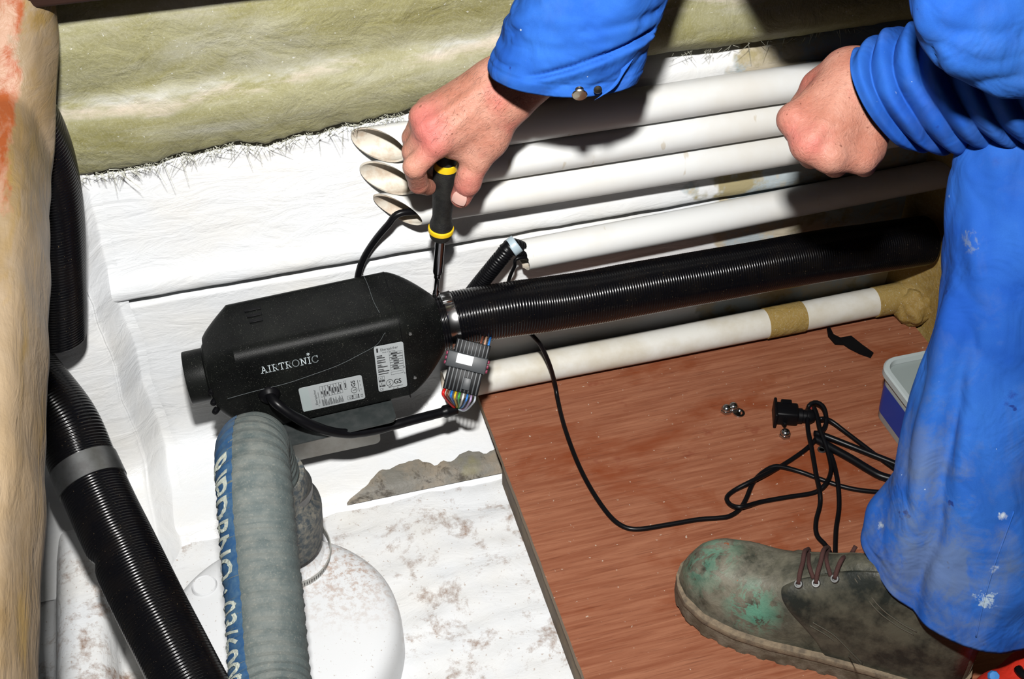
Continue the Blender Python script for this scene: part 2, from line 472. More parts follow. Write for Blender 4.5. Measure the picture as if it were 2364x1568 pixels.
# right bulkhead
vv, ff = [], []
ny, nz = 40, 30
for i in range(ny + 1):
    for j in range(nz + 1):
        y = 0.42 + (WY - 0.42 + 0.02) * i / ny; z = FZ + (0.44 - FZ) * j / nz
        c_ = max(0.0, (y - (WY - 0.07)) / 0.07) ** 2 * 0.035 + max(0, (0.03 - z) / 0.09) ** 2 * 0.02
        vv.append((XR - c_ - 0.003 * fnoise(y * 14, z * 14), y, z))
for i in range(ny):
    for j in range(nz):
        a = i * (nz + 1) + j; ff.append((a, a + 1, a + nz + 2, a + nz + 1))
k = len(vv)
vv += [(XR + 0.22, 0.42, 0.44), (XR + 0.22, WY + .02, 0.44), (XR + 0.22, 0.42, FZ), (XR + 0.22, WY + .02, FZ)]
ff += [(nz, nz + (nz + 1) * ny, k + 1, k), (0, nz, k, k + 2)]
wr = mesh('wall_right', vv, ff, GRP_TAN); wr['kind'] = 'structure'; wr['label'] = 'tan fibreglass bulkhead at the right end of the pipes'

# ------------------------------------------------------------------ plywood board with bearer
mt, nt, b = new_mat('mahogany_plywood'); setp(b, 0.42, 0, 0.45)
v = coord(nt, (9, 170, 170)); v0 = coord(nt)
g1 = noise_node(nt, v, 1.0, 6, 0.62, 0.6); g2 = noise_node(nt, coord(nt, (22, 520, 520)), 1.0, 3, 0.6)
c = mixc(nt, ramp(nt, g1, 0.36, 0.66), (0.260, 0.085, 0.042), (0.380, 0.155, 0.085))
c = mixc(nt, ramp(nt, noise_node(nt, coord(nt, (5, 9, 9)), 1.0, 5, 0.65, 0.5), 0.50, 0.66), c, (0.24, 0.055, 0.018))
c = mixc(nt, math_node(nt, 'MULTIPLY', ramp(nt, g2, 0.55, 0.75), 0.6), c, (0.12, 0.035, 0.018))
c = mixc(nt, math_node(nt, 'MULTIPLY', ramp(nt, noise_node(nt, v0, 13, 4, 0.7), 0.64, 0.70), 0.45), c, (0.20, 0.035, 0.018))
c = mixc(nt, math_node(nt, 'MULTIPLY', ramp(nt, noise_node(nt, v0, 170, 2), 0.70, 0.73), 0.7), c, (0.62, 0.52, 0.42))
nt.links.new(c, b.inputs['Base Color']); bump(nt, b, g2, 0.12, 0.0008)
PLY = mt
mt, nt, b = new_mat('ply_edge'); setp(b, 0.7)
v = coord(nt, (40, 12, 500))
nt.links.new(mixc(nt, noise_node(nt, v, 1.0, 3), (0.24, 0.15, 0.08), (0.42, 0.31, 0.21)), b.inputs['Base Color'])
PLYE = mt
BX = pz(1100, 905).x
BY = pz(1100, 905).y
def board():
    bm = bmesh.new()
    # left edge slightly wavy / splintered
    ys = [BY - (BY - 0.25) * i / 60 for i in range(61)]
    left = [(BX + 0.0008 * fnoise(y * 60, 0.2) + 0.0006 * fnoise(y * 200, 3.2), y) for y in ys]
    right = [(XR - 0.012, 0.25), (XR - 0.012, BY - 0.03), (XR - 0.035, BY - 0.004)]
    top = [bm.verts.new((x, y, 0)) for x, y in left + right]
    f = bm.faces.new(top); f.material_index = 0
    r = bmesh.ops.extrude_face_region(bm, geom=[f])
    ex = [g for g in r['geom'] if isinstance(g, bmesh.types.BMVert)]
    bmesh.ops.translate(bm, vec=(0, 0, -0.012), verts=ex)
    bmesh.ops.recalc_face_normals(bm, faces=bm.faces)
    for q in bm.faces:
        q.material_index = 0 if abs(q.normal.z) > 0.7 else 1
    me = bpy.data.meshes.new('sheet'); bm.to_mesh(me); bm.free()
    return me
bd = thing('plywood_board', 'reddish mahogany plywood floor board under the boot and cables', 'board', (0.6, 0.7, FZ))
obj('sheet', board(), [PLY, PLYE], bd, False)
BEAR = plain('bearer_timber', (0.16, 0.10, 0.05), 0.7, var=(0.24, 0.16, 0.08), vs=40)
box('bearer', Matrix.Translation((BX + 0.022, (BY - 0.11 + 0.2) / 2, (FZ - 0.012) / 2)), (0.036, BY - 0.11 - 0.2, -FZ - 0.0125), BEAR, bd, 0.002)
box('bearer', Matrix.Translation((XR - 0.06, (BY - 0.11 + 0.2) / 2, (FZ - 0.012) / 2)), (0.036, BY - 0.11 - 0.2, -FZ - 0.0125), BEAR, bd, 0.002)

# ------------------------------------------------------------------ fibreglass covered beam at far left
mt, nt, b = new_mat('beam_laminate'); setp(b, 0.48, 0, 0.25)
v = coord(nt); s = sep(nt, v)
c = mixc(nt, ramp(nt, noise_node(nt, coord(nt, (10, 4, 10)), 1.0, 5, 0.65, 0.5), 0.38, 0.62), (0.215, 0.145, 0.07), (0.31, 0.24, 0.165))
c = mixc(nt, ramp(nt, noise_node(nt, coord(nt, (40, 6, 40)), 1.0, 4, 0.6, 0.5), 0.55, 0.7), c, (0.26, 0.17, 0.06))
wood = mixc(nt, ramp(nt, noise_node(nt, coord(nt, (30, 10, 30)), 1.0, 5, 0.7, 0.4), 0.42, 0.58), (0.30, 0.075, 0.022), (0.40, 0.24, 0.16))
att = N(nt, 'ShaderNodeAttribute'); att.attribute_name = 'wood'
wm = math_node(nt, 'MULTIPLY', att.outputs['Fac'], 1.0)
wm = ramp(nt, math_node(nt, 'ADD', wm, math_node(nt, 'MULTIPLY', math_node(nt, 'SUBTRACT', noise_node(nt, coord(nt, (30, 12, 30)), 1.0, 5), 0.5), 1.3)), 0.45, 0.6)
c = mixc(nt, wm, c, wood)
nt.links.new(c, b.inputs['Base Color'])
p_ = bump(nt, b, noise_node(nt, coord(nt, (60, 14, 60)), 1.0, 4, 0.6, 0.7), 0.5, 0.004)
bump(nt, b, noise_node(nt, v, 150, 3), 0.2, 0.002, p_)
BEAM = mt
edge = [(126, -140), (127, 0), (130, 60), (134, 130), (130, 250), (126, 340), (118, 430), (116, 600), (115, 780), (109, 900), (106, 1050), (104, 1200), (98, 1350), (92, 1500), (90, 1600), (84, 1800)]
ep = spline(edge, 120)
rings = []
wood_w = []
for x, y in ep:
    e = pz(x, y, 0.500)
    ez = 0.500
    far = py(x, y, 1.08 - 0.05 * max(0, (e.y - 1.0)) )
    if e.y > 1.0:             # the far end climbs the hull side
        k = min(1.0, (e.y - 1.0) / 0.12); yy = 1.0 + (e.y - 1.0) * 0.30
        e = py(x, y, yy); ez = e.z
    wv = 0.003 * fnoise(e.y * 20, 0.1)
    sec = [(0.0, 0.0), (0.002, 0.010), (0.0005, 0.035), (-0.002, 0.060), (-0.006, 0.071), (-0.014, 0.077), (-0.030, 0.079), (-0.06, 0.079), (-0.13, 0.078), (-0.132, 0.0), (-0.02, -0.004), (-0.004, -0.004)]
    rings.append([(e.x + a_ + wv, e.y, ez + h_ + wv * 0.5) for a_, h_ in sec])
v_, f_ = rings_mesh(rings)
bm_o = mesh('fibreglass_beam', v_, f_, BEAM)
at = bm_o.data.attributes.new('wood', 'FLOAT', 'POINT')
sw = [0, 0, 0, 0.1, 0.3, 0.65, 1, 1, 1, 0, 0, 0]
ss = []
for x, y in ep:
    k = 0.45 + 0.55 * max(0, min(1, (900 - y) / 500)); k *= max(0.0, min(1.0, (y - 20) / 60)) * 0.9 + 0.1
    ss += [q * k for q in sw]
at.data.foreach_set('value', ss)
tag(bm_o, 'fibreglass covered timber beam with orange wood showing, along the left edge', 'beam')
# ================================================================== CONDUIT PIPES
def pipe(name, a, b_, r, mat, label, cut=0.0, cutdir=(0, -1, 0.2), group='white conduit pipes on the hull', n=40, wall_t=0.0022, closed_right=True, jag=0.0):
    """hollow pipe; left end cut on a slant: front side (cutdir) is shorter by `cut`"""
    root = thing(name, label, 'pipe', Vector(a), group)
    a, b_ = Vector(a), Vector(b_)
    ax = (b_ - a).normalized()
    B = basis_from(ax, (0, 0, 1))
    cdv = Vector(cutdir); cdv = (cdv - ax * cdv.dot(ax)).normalized()
    L = (b_ - a).length
    outer, inner = [], []
    ang = [2 * math.pi * k / n for k in range(n)]
    def ring(rad, t, left):
        out = []
        for q in ang:
            d = B @ Vector((math.cos(q), math.sin(q), 0))
            sh = cut * 0.5 * (1 + d.dot(cdv)) if left else 0.0
            if left and jag: sh += jag * fnoise(q * 3.0, 1.0)
            out.append(a + ax * (t + sh) + d * rad)
        return out
    R = [ring(r, 0, True)]
    m_ = 24
    for i in range(1, m_ + 1):
        t = cut + 0.004 + (L - cut - 0.004) * i / m_
        rr = [p + Vector((0, fnoise(p.x * 6, a.z * 30) * 0.0008, fnoise(p.x * 6 + 9, a.z * 30) * 0.0008)) for p in ring(r, t, False)]
        R.append(rr)
    R2 = [ring(r, 0, True), ring(r - wall_t, 0.0004, True), ring(r - wall_t, cut + 0.12, False)]
    v1, f1 = rings_mesh(R, False, closed_right)
    v2, f2 = rings_mesh(R2[::1], False, True)
    sharp(mesh('tube_wall', v1, f1, mat, root), 50)
    sharp(mesh('bore', v2, f2, BORE, root), 50)
    return root
BORE = plain('cream_bore', (0.66, 0.61, 0.52), 0.5, var=(0.52, 0.42, 0.32), vs=60)
XE = XR + 0.02
PY_ = WY - 0.0245
labs = ['topmost of the three stacked white conduits, its end cut on a slant', 'middle of the three stacked white conduits, its end cut on a slant', 'lowest of the three stacked white conduits, a black cable leaving its end']
for k, (zc, xl) in enumerate(((0.3975, 0.140), (0.3535, 0.146), (0.3095, 0.158))):
    pipe('conduit_pipe', (xl, PY_, zc), (XE, PY_, zc + 0.001), 0.0212, PVC, labs[k], cut=0.052 if k < 2 else 0.048, cutdir=(0, -1, -0.15 if k < 2 else -0.5))
pipe('conduit_pipe', (0.322, WY - 0.030, 0.219), (XE, WY - 0.024, 0.232), 0.0190, PVC, 'single white conduit just above the black duct, corrugated sleeve leaving it', cut=0.010, cutdir=(0, -1, -0.6), jag=0.003)
lp = pipe('conduit_pipe', (0.225, WY - 0.0235, 0.0235), (XR - 0.005, WY - 0.0235, 0.0275), 0.0205, PVC_OLD, 'aged cream conduit lying behind the plywood under the black duct', cut=0.0)
def ring_on(a, b_, t, r, w, name, mat, parent, n=40):
    a, b_ = Vector(a), Vector(b_); ax = (b_ - a).normalized(); c_ = a + (b_ - a) * t
    return lathe(name, [(r - 0.001, -w / 2 - .0006), (r, -w / 2), (r, w / 2), (r - 0.001, w / 2 + .0006)], c_, ax, mat, parent, n)
la, lb = (0.225, WY - 0.0235, 0.0235), (XR - 0.005, WY - 0.0235, 0.0275)
ring_on(la, lb, 0.71, 0.0216, 0.055, 'resin_band', GRP_TAN, lp)
ring_on(la, lb, 0.955, 0.0216, 0.055, 'resin_band', GRP_TAN, lp)
# resin lump where that pipe meets the bulkhead
vv, ff = [], []
bmx = bmesh.new(); bmesh.ops.create_icosphere(bmx, subdivisions=4, radius=1.0)
for q in bmx.verts:
    k = 1 + 0.22 * fnoise(q.co.x * 2, q.co.y * 2, q.co.z * 2) + 0.07 * fnoise(q.co.x * 7, q.co.y * 7, q.co.z * 7)
    q.co = Vector((XR - 0.012, WY - 0.040, 0.024)) + Vector((q.co.x * 0.026, q.co.y * 0.030, q.co.z * 0.027)) * k
me = bpy.data.meshes.new('resin_lump'); bmx.to_mesh(me); bmx.free()
obj('resin_lump', me, GRP_TAN, lp)

# ================================================================== HEATER
mt, nt, b = new_mat('heater_casing'); setp(b, 0.42, 0, 0.13)
v = coord(nt)
c = mixc(nt, ramp(nt, noise_node(nt, v, 22, 5), 0.4, 0.7), (0.004, 0.0045, 0.0045), (0.009, 0.010, 0.009))
c = mixc(nt, math_node(nt, 'MULTIPLY', ramp(nt, noise_node(nt, v, 900, 2), 0.66, 0.72), 0.5), c, (0.20, 0.20, 0.17))
nt.links.new(c, b.inputs['Base Color']); bump(nt, b, noise_node(nt, v, 900, 2), 0.35, 0.0006)
CASE = mt
HY = 1.082
HL = Vector((-0.082, HY, 0.155)); HR = Vector((0.240, HY, 0.1715))
HX = (HR - HL).normalized(); HYV = Vector((0, 1, 0)); HZ = HX.cross(HYV)
HW, HH = 0.0515, 0.0610
ht = thing('air_heater', 'black boxy air heater lettered AIRTRONIC with two silver rating labels', 'heater', HL + HX * 0.15 - HZ * 0.06)
def hsec(w, h, rt_, rb, cz=0.0, n=8):
    out = []
    for cx, cy, a0, r in ((w - rt_, h - rt_, 0, rt_), (-w + rt_, h - rt_, 90, rt_), (-w + rb, -h + rb, 180, rb), (w - rb, -h + rb, 270, rb)):
        for k in range(n):
            a = math.radians(a0 + 90 * k / (n - 1))
            out.append((cx + r * math.cos(a), cy + r * math.sin(a) + cz))
    return np.array(out)
def circ_like(r, cz=0.0, n=8):
    out = []
    for a0 in (0, 90, 180, 270):
        for k in range(n):
            a = math.radians(a0 + 90 * k / (n - 1)); a += 0.0
            out.append((r * math.cos(a), r * math.sin(a) + cz))
    return np.array(out)
full = hsec(HW, HH, 0.017, 0.009)
def hring(t, sec):
    return [HL + HX * t + HYV * y + HZ * z for y, z in sec]
S = []
c0 = circ_like(0.0355)
x_l0, x_l1, x_r0, x_r1 = 0.026, 0.060, 0.244, 0.296
for k in range(9):
    t = k / 8.0
    S.append(hring(x_l0 + (x_l1 - x_l0) * t, c0 + (full - c0) * (0.18 + 0.82 * t ** 0.85)))
for k in range(1, 10):
    S.append(hring(x_l1 + (x_r0 - x_l1) * k / 10, full))
c1 = circ_like(0.0335)
for k in range(13):
    t = k / 12.0
    S.append(hring(x_r0 + (x_r1 - x_r0) * t, full + (c1 - full) * (t ** 1.45)))
v_, f_ = rings_mesh(S)
sharp(mesh('casing', v_, f_, CASE, ht), 28)
lathe('air_inlet', [(0.0265, 0.006), (0.0265, 0.0), (0.0305, 0.0), (0.0308, 0.001), (0.0308, 0.022), (0.0345, 0.024), (0.0355, 0.027), (0.030, 0.03)], HL, HX, CASE, ht, 64)
lathe('air_outlet', [(0.0335, 0.294), (0.0312, 0.300), (0.0290, 0.302), (0.0290, 0.330)], HL, HX, CASE, ht, 64)
# raised chamfer rib of the upper shell along the front edge and shell joints
def hp(x, y, z): return HL + HX * x + HYV * y + HZ * z
def on_front(px_, py_, off=0.0006):
    p = py(px_, py_, HY - HW); 
    t = (p - HL).dot(HX); z = (p - HL).dot(HZ)
    return hp(t, -HW - off, z)
def on_top(px_, py_, off=0.0006):
    # intersect the ray with the top face
    d = ray(px_, py_); n_ = HZ; p0 = hp(0, 0, HH + off)
    t = (p0 - CAM).dot(n_) / d.dot(n_); return CAM + d * t
SEAM = plain('pale_scratch', (0.11, 0.125, 0.13), 0.5)
seam_px = [on_top(838, 633), on_top(850, 660), on_top(862, 695), on_top(876, 722)]
seam_px2 = [hp((on_front(886, 745) - HL).dot(HX), -HW - 0.0003, HH - 0.016), on_front(888, 768), on_front(870, 795), on_front(830, 818), on_front(780, 843), on_front(720, 865), on_front(660, 885), on_front(590, 902), on_front(525, 920)]
tube('shell_joint', seam_px, 0.00026, SEAM, ht, 6, 0.004)
tube('shell_joint', seam_px2, 0.00026, SEAM, ht, 6, 0.004)
def loop_joint(t, r):
    q = hsec(HW + 0.0002, HH + 0.0002, 0.017, 0.009)
    P = [hp(t, y, z) for y, z in q]; tube('shell_joint', P[5:28], r, BLK, ht, 6, 0.004)
loop_joint(0.2445, 0.0005)
for k in range(3):   # vent louvres on the top face
    a_ = on_top(564 + k * 6, 718 + 13 * k); b_ = on_top(602 + k * 2, 710 + 13 * k)
    mid = (a_ + b_) / 2
    box('vent_slot', mat4(mid, HX, HYV, HZ), ((b_ - a_).length, 0.0045, 0.0012), BLK, ht, 0.0004)
# --- lettering
def stroke_mesh(strokes, w):
    v, f = [], []
    for pl in strokes:
        for (x0, y0), (x1, y1) in zip(pl[:-1], pl[1:]):
            dx, dy = x1 - x0, y1 - y0; L = math.hypot(dx, dy) or 1e-6
            nx_, ny_ = -dy / L * w / 2, dx / L * w / 2
            k = len(v); v += [(x0 + nx_, y0 + ny_), (x0 - nx_, y0 - ny_), (x1 - nx_, y1 - ny_), (x1 + nx_, y1 + ny_)]; f.append((k, k + 1, k + 2, k + 3))
        for (x, y) in pl:
            k = len(v); v += [(x + w / 2 * math.cos(a * math.pi / 4), y + w / 2 * math.sin(a * math.pi / 4)) for a in range(8)]; f.append(tuple(range(k, k + 8)))
    return v, f
def arc(cx, cy, rx, ry, a0, a1, n=14):
    return [(cx + rx * math.cos(math.radians(a0 + (a1 - a0) * k / n)), cy + ry * math.sin(math.radians(a0 + (a1 - a0) * k / n))) for k in range(n + 1)]
LET = {
    'A': (0.95, [[(0.14, 0), (0.46, 1)], [(0.46, 1), (0.80, 0)], [(0.25, 0.36), (0.70, 0.36)], [(0.02, 0), (0.30, 0)], [(0.64, 0), (0.94, 0)], [(0.32, 1), (0.48, 1)]]),
    'I': (0.46, [[(0.23, 0), (0.23, 1)], [(0.06, 0), (0.40, 0)], [(0.06, 1), (0.40, 1)]]),
    'R': (0.86, [[(0.20, 0), (0.20, 1)], [(0.04, 0), (0.38, 0)], [(0.04, 1), (0.48, 1)] + arc(0.48, 0.75, 0.24, 0.25, 90, -90) + [(0.20, 0.5)], [(0.46, 0.5), (0.70, 0.04), (0.84, 0.02)]]),
    'T': (0.80, [[(0.40, 0), (0.40, 1)], [(0.24, 0), (0.56, 0)], [(0.05, 0.80), (0.05, 1), (0.75, 1), (0.75, 0.80)]]),
    'O': (1.04, [arc(0.52, 0.5, 0.46, 0.52, 0, 360, 28)]),
    'N': (0.98, [[(0.20, 0), (0.20, 1)], [(0.20, 1), (0.78, 0)], [(0.78, 0), (0.78, 1)], [(0.04, 0), (0.36, 0)], [(0.04, 1), (0.22, 1)], [(0.62, 1), (0.94, 1)]]),
    'C': (0.96, [arc(0.50, 0.5, 0.45, 0.52, 50, 325, 22), [(0.84, 1.02), (0.84, 0.74)]]),
}
WPRINT = plain('white_print', (0.78, 0.88, 0.92), 0.5)
KPRINT = plain('black_print', (0.015, 0.015, 0.018), 0.5)
SILVER = plain('silver_label', (0.42, 0.45, 0.46), 0.42, 0.0)
WLABEL = plain('white_label', (0.78, 0.79, 0.80), 0.5, var=(0.70, 0.72, 0.74), vs=120)
p0, p1 = on_front(603, 862, 0.0007), on_front(736, 834, 0.0007)
ux = (p1 - p0).normalized(); uz = ux.cross(-HYV).normalized() * -1
if uz.z < 0: uz = -uz
word = 'AIRTRONIC'; adv = 0.0; vs2, fs2 = [], []
istar = None
for q, ch in enumerate(word):
    w_, st_ = LET[ch]; v2, f2 = stroke_mesh(st_, 0.105)
    k = len(vs2); vs2 += [(x + adv, y) for x, y in v2]; fs2 += [tuple(i + k for i in f) for f in f2]
    if q == 7: istar = adv + w_ / 2
    adv += w_ + 0.12
star = [[(istar + 0.20 * math.cos(a), 1.48 + 0.20 * math.sin(a)), (istar - 0.20 * math.cos(a), 1.48 - 0.20 * math.sin(a))] for a in (math.radians(90), math.radians(30), math.radians(150))]
v2, f2 = stroke_mesh(star, 0.10); k = len(vs2); vs2 += v2; fs2 += [tuple(i + k for i in f) for f in f2]
sc = (p1 - p0).length / (adv - 0.12)
mesh('lettering', [p0 + ux * (x * sc) + uz * (y * sc * 1.22) for x, y in vs2], fs2, WPRINT, ht, False)
def text_flat(txt, size, align='LEFT', sub=None, bold=0.0):
    cu = bpy.data.curves.new('t', 'FONT'); cu.body = txt; cu.offset = bold; cu.size = size; cu.align_x = align; cu.resolution_u = 3
    o = bpy.data.objects.new('t', cu); COL.objects.link(o)
    dg = bpy.context.evaluated_depsgraph_get(); dg.update()
    me = bpy.data.meshes.new_from_object(o.evaluated_get(dg))
    if sub:
        bm = bmesh.new(); bm.from_mesh(me); bmesh.ops.triangulate(bm, faces=bm.faces)
        for _ in range(4):
            es = [e for e in bm.edges if e.calc_length() > sub]
            if not es: break
            bmesh.ops.subdivide_edges(bm, edges=es, cuts=1); bmesh.ops.triangulate(bm, faces=bm.faces)
        bm.to_mesh(me); bm.free()
    v = [(p.co.x, p.co.y) for p in me.vertices]; f = [tuple(p.vertices) for p in me.polygons]
    bpy.data.objects.remove(o); bpy.data.meshes.remove(me); bpy.data.curves.remove(cu)
    return v, f
def label(corners, W, H, draw, name='rating_label', extra=None):
    """corners: TL,TR,BL world points on the front face; draw(add_rect, add_text, add_strokes) in W x H units, y up"""
    TL, TR, BL = corners
    ex = (TR - TL).normalized(); nrm = -HYV; ey = nrm.cross(ex).normalized()
    if ey.dot(TL - BL) < 0: ey = -ey
    sx = (TR - TL).length / W; sy = abs((TL - BL).dot(ey)) / H
    o = TL - ey * (sy * H)
    M = mat4(o + ex * (sx * W / 2) + ey * (sy * H / 2) + nrm * 0.0002, ex, ey, ex.cross(ey))
    out = prism(name, rrect(W * sx, H * sy, 0.0028, 4), M, 0.0005 * (1 if ex.cross(ey).dot(nrm) > 0 else -1), SILVER, ht)
    V, Fc = [], []
    def P(x, y, l=0.0009): return o + ex * (x * sx) + ey * (y * sy) + nrm * l
    def rect(x0, y0, x1, y1):
        k = len(V); V.extend([P(x0, y0), P(x1, y0), P(x1, y1), P(x0, y1)]); Fc.append((k, k + 1, k + 2, k + 3))
    def frame_(x0, y0, x1, y1, w):
        rect(x0, y0, x1, y0 + w); rect(x0, y1 - w, x1, y1); rect(x0, y0, x0 + w, y1); rect(x1 - w, y0, x1, y1)
    def text(s, x, y, size, rot=False):
        v, f = text_flat(s, size); k = len(V)
        V.extend([P(x - b2, y + a2) if rot else P(x + a2, y + b2) for a2, b2 in v]); Fc.extend([tuple(i + k for i in q) for q in f])
    def strokes(st, w):
        v, f = stroke_mesh(st, w); k = len(V); V.extend([P(a2, b2) for a2, b2 in v]); Fc.extend([tuple(i + k for i in q) for q in f])
    draw(rect, frame_, text, strokes)
    mesh('print', V, Fc, KPRINT, out, False)
    return out, P
def draw_label(rect, fr_, text, st):
    rr = random.Random(3)
    rect(5, 87, 9, 96)
    text('Eberspächer', 14, 88.5, 8.2); text('Made in Germany', 18, 83.6, 4.2)
    for k in range(9):
        y = 78 - k * 5.0
        rect(4, y, 4 + rr.uniform(9, 26), y + 1.8)
        if k % 2: rect(4, y + 2.4, 4 + rr.uniform(9, 20), y + 3.6)
    for k in range(7):
        fr_(33, 43 + k * 5.6, 64, 43 + (k + 1) * 5.6, 0.5)
        a_ = 37 + rr.uniform(0, 6); rect(a_, 44.6 + k * 5.6, a_ + rr.uniform(7, 16), 47.0 + k * 5.6)
    text('AIRTRONIC D2', 36, 77.2, 3.6); text('24', 46, 71.5, 4); text('2,2 kW', 42, 43.6, 4)
    fr_(33, 33, 62, 39, 0.5)
    for y in (26, 14):
        fr_(3, y, 17, y + 8, 0.6); text('e1', 6.5, y + 1.8, 7); rect(3, y - 3.6, 8, y - 0.8); rect(9, y - 3.6, 17, y - 0.8)
    text('CE', 3, 2.2, 7.5)
    st([arc(28, 16, 8, 7.4, 0, 360, 24)], 1.0); text('S', 25, 11.5, 12)
    for dx in (0, 0.8): text('GS', 37 + dx, 11.5, 15)
    rect(24, 5.5, 58, 6.5); rect(34, 2, 37, 3.2); rect(44, 2, 47, 3.2); rect(64.5, 30, 66, 33); rect(64, 44, 66, 46)
label((on_front(862, 800), on_front(930, 787), on_front(872, 904)), 68, 100, draw_label)
def draw_label_rot(rect, fr_, text, st):
    # the same kind of plate turned through a right angle
    rr = random.Random(5)
    W = 140
    text('Eberspächer', 36, 10, 7.5, True); text('Made in Germany', 41.5, 12, 3.8, True)
    for k in range(8):
        x = 46 + k * 6.2
        rect(x, 4, x + 1.2, 4 + rr.uniform(8, 22)); rect(x + 2, 4, x + 3.0, 4 + rr.uniform(8, 18)); rect(x + 4, 4, x + 4.8, 4 + rr.uniform(6, 16))
    for k in range(8):
        x = 46 + k * 6.2
        fr_(x, 26, x + 6.2, 52, 0.5); a_ = 28 + rr.uniform(0, 8); rect(x + 1.8, a_, x + 4.4, a_ + rr.uniform(6, 14))
    fr_(100, 32, 106, 53, 0.5); rect(102, 36, 104.5, 48); text('12', 39, 5, 4, True)
    for x in (103, 117):
        fr_(x, 5, x + 9, 15, 0.6); text('e1', x + 7.4, 6.8, 6.5, True); rect(x + 10.4, 5, x + 13, 9); rect(x + 10.4, 10, x + 13, 15)
    st([arc(121, 26, 6.6, 7.0, 0, 360, 24)], 1.0); text('S', 125.5, 23.6, 11, True)
    for dx in (0, 0.8): text('GS', 125 + dx, 34.5, 12.5, True)
    text('CE', 138.6, 5, 7, True); rect(131.5, 20, 132.6, 48); rect(136, 24, 137.6, 26); rect(136, 34, 137.6, 36); rect(136, 44, 137.6, 46)
lb_o, LP_ = label((on_front(688, 896), on_front(834, 864), on_front(695, 951)), 143, 58, draw_label_rot)
mesh('blank_strip', [LP_(1, 1, .0012), LP_(21, 1, .0012), LP_(21, 57, .0012), LP_(1, 57, .0012)], [(0, 1, 2, 3)], plain('grey_strip', (0.40, 0.46, 0.46), 0.5), lb_o, False)
# --- base flange, bracket and fixings
ALU = plain('grey_bracket', (0.028, 0.034, 0.034), 0.42, 0.0, var=(0.045, 0.05, 0.05), vs=60)
PLATE = plain('bare_steel_plate', (0.48, 0.47, 0.44), 0.38, 0.75, var=(0.38, 0.36, 0.33), vs=25)
fz = 0.099
fx0, fx1 = -0.030, 0.143
prism('mounting_flange', rrect(fx1 - fx0, 0.148, 0.008, 4), mat4(((fx0 + fx1) / 2, 1.010 + 0.074 - 0.009, fz - 0.003 + 0.0015), HX, HYV, HX.cross(HYV)), 0.0025, ALU, ht, 0.0004)
box('heater_base', mat4(hp(0.155, 0, -HH - 0.001), HX, HYV, HZ), (0.150, 0.075, 0.010), CASE, ht, 0.003)
prism('wall_plate', rrect(0.168, 0.118, 0.007, 4), mat4((0.048, 1.094, 0.0375), (1, 0, 0.02), (0, 0.02, 1), (0, -1, 0.02)), 0.0018, PLATE, ht, 0.0003)
for bx, by in ((825, 968), (680, 1010)):
    p = py(bx, by, 1.045); zt = fz + 0.002
    x = p.x
    lathe('stud', [(0.0001, 0.0), (0.0025, 0.0006), (0.0026, 0.012), (0.0026, 0.05)], (x, p.y, p.z - 0.010), (0, 0, 1), STEEL, ht, 12)
    lathe('stud_nut', [(0.0001, 0), (0.0055, 0.0), (0.0068, 0.002), (0.0068, 0.012), (0.0085, 0.013), (0.0085, 0.018), (0.0001, 0.018)], (x, p.y, p.z), (0, 0, 1), BLK, ht, 6, (1, 0, 0), False)
for sx_, sy_ in ((947, 771), (958, 872)):
    p = on_front(sx_, sy_, 0.0)
    lathe('case_screw', [(0.0001, 0.001), (0.0018, 0.001), (0.0022, 0.0), (0.0022, -0.001)], p, (0, -1, 0), STEEL_DULL, ht, 16)
for sx_, sy_ in ((488, 905), (493, 930), (497, 950)):
    p = py(sx_, sy_, HY - 0.036)
    lathe('case_screw', [(0.0001, 0.003), (0.0030, 0.0025), (0.0038, 0.0), (0.0038, -0.004)], p, (-0.5, -0.8, 0), BLK, ht, 16)
g = on_front(622, 912, 0.0)
lathe('cable_grommet', [(0.0001, 0.006), (0.008, 0.006), (0.011, 0.003), (0.0125, 0.0), (0.0125, -0.004)], g, (0, -1, 0), BLK, ht, 24)

# ------------------------------------------------------------------ ribbed ducting
mt, nt, b = new_mat('ribbed_duct'); setp(b, 0.20, 0, 0.34)
v = coord(nt)
c = mixc(nt, ramp(nt, noise_node(nt, v, 35, 5), 0.45, 0.7), (0.003, 0.003, 0.004), (0.006, 0.005, 0.005))
c = mixc(nt, math_node(nt, 'MULTIPLY', ramp(nt, noise_node(nt, v, 520, 2), 0.69, 0.74), 0.35), c, (0.25, 0.18, 0.10))
nt.links.new(c, b.inputs['Base Color'])
DUCT = mt
def duct(name, pts, r, label_, pitch=0.0033, amp=0.0009, n=56, parent=None, lump=0.0008, dents=None):
    P, s = spline_even([tuple(p) for p in pts], pitch / 4)
    T, U, V = frames(P)
    a = np.linspace(0, 2 * math.pi, n, endpoint=False)
    R = []
    for i in range(len(P)):
        prof = (0.0, 0.75, 1.0, 0.6)[i % 4]
        rr = r - amp + amp * prof
        lum = np.array([lump * (fnoise(s[i] * 16, math.cos(q) * 1.2, math.sin(q) * 1.2)) for q in a])
        if dents is not None: lum = lum + dents(s[i], a)
        R.append(P[i] + (rr + lum)[:, None] * (np.cos(a)[:, None] * U[i] + np.sin(a)[:, None] * V[i]))
    inn0 = [P[0] + (q - P[0]) * 0.93 for q in R[0]]; inn0b = [P[6] + (q - P[0]) * 0.93 for q in R[0]]
    innE = [P[-1] + (q - P[-1]) * 0.93 for q in R[-1]]; innEb = [P[-7] + (q - P[-1]) * 0.93 for q in R[-1]]
    v1, f1 = rings_mesh([inn0b, inn0] + R + [innE, innEb])
    return mesh(name, v1, f1, DUCT, parent)
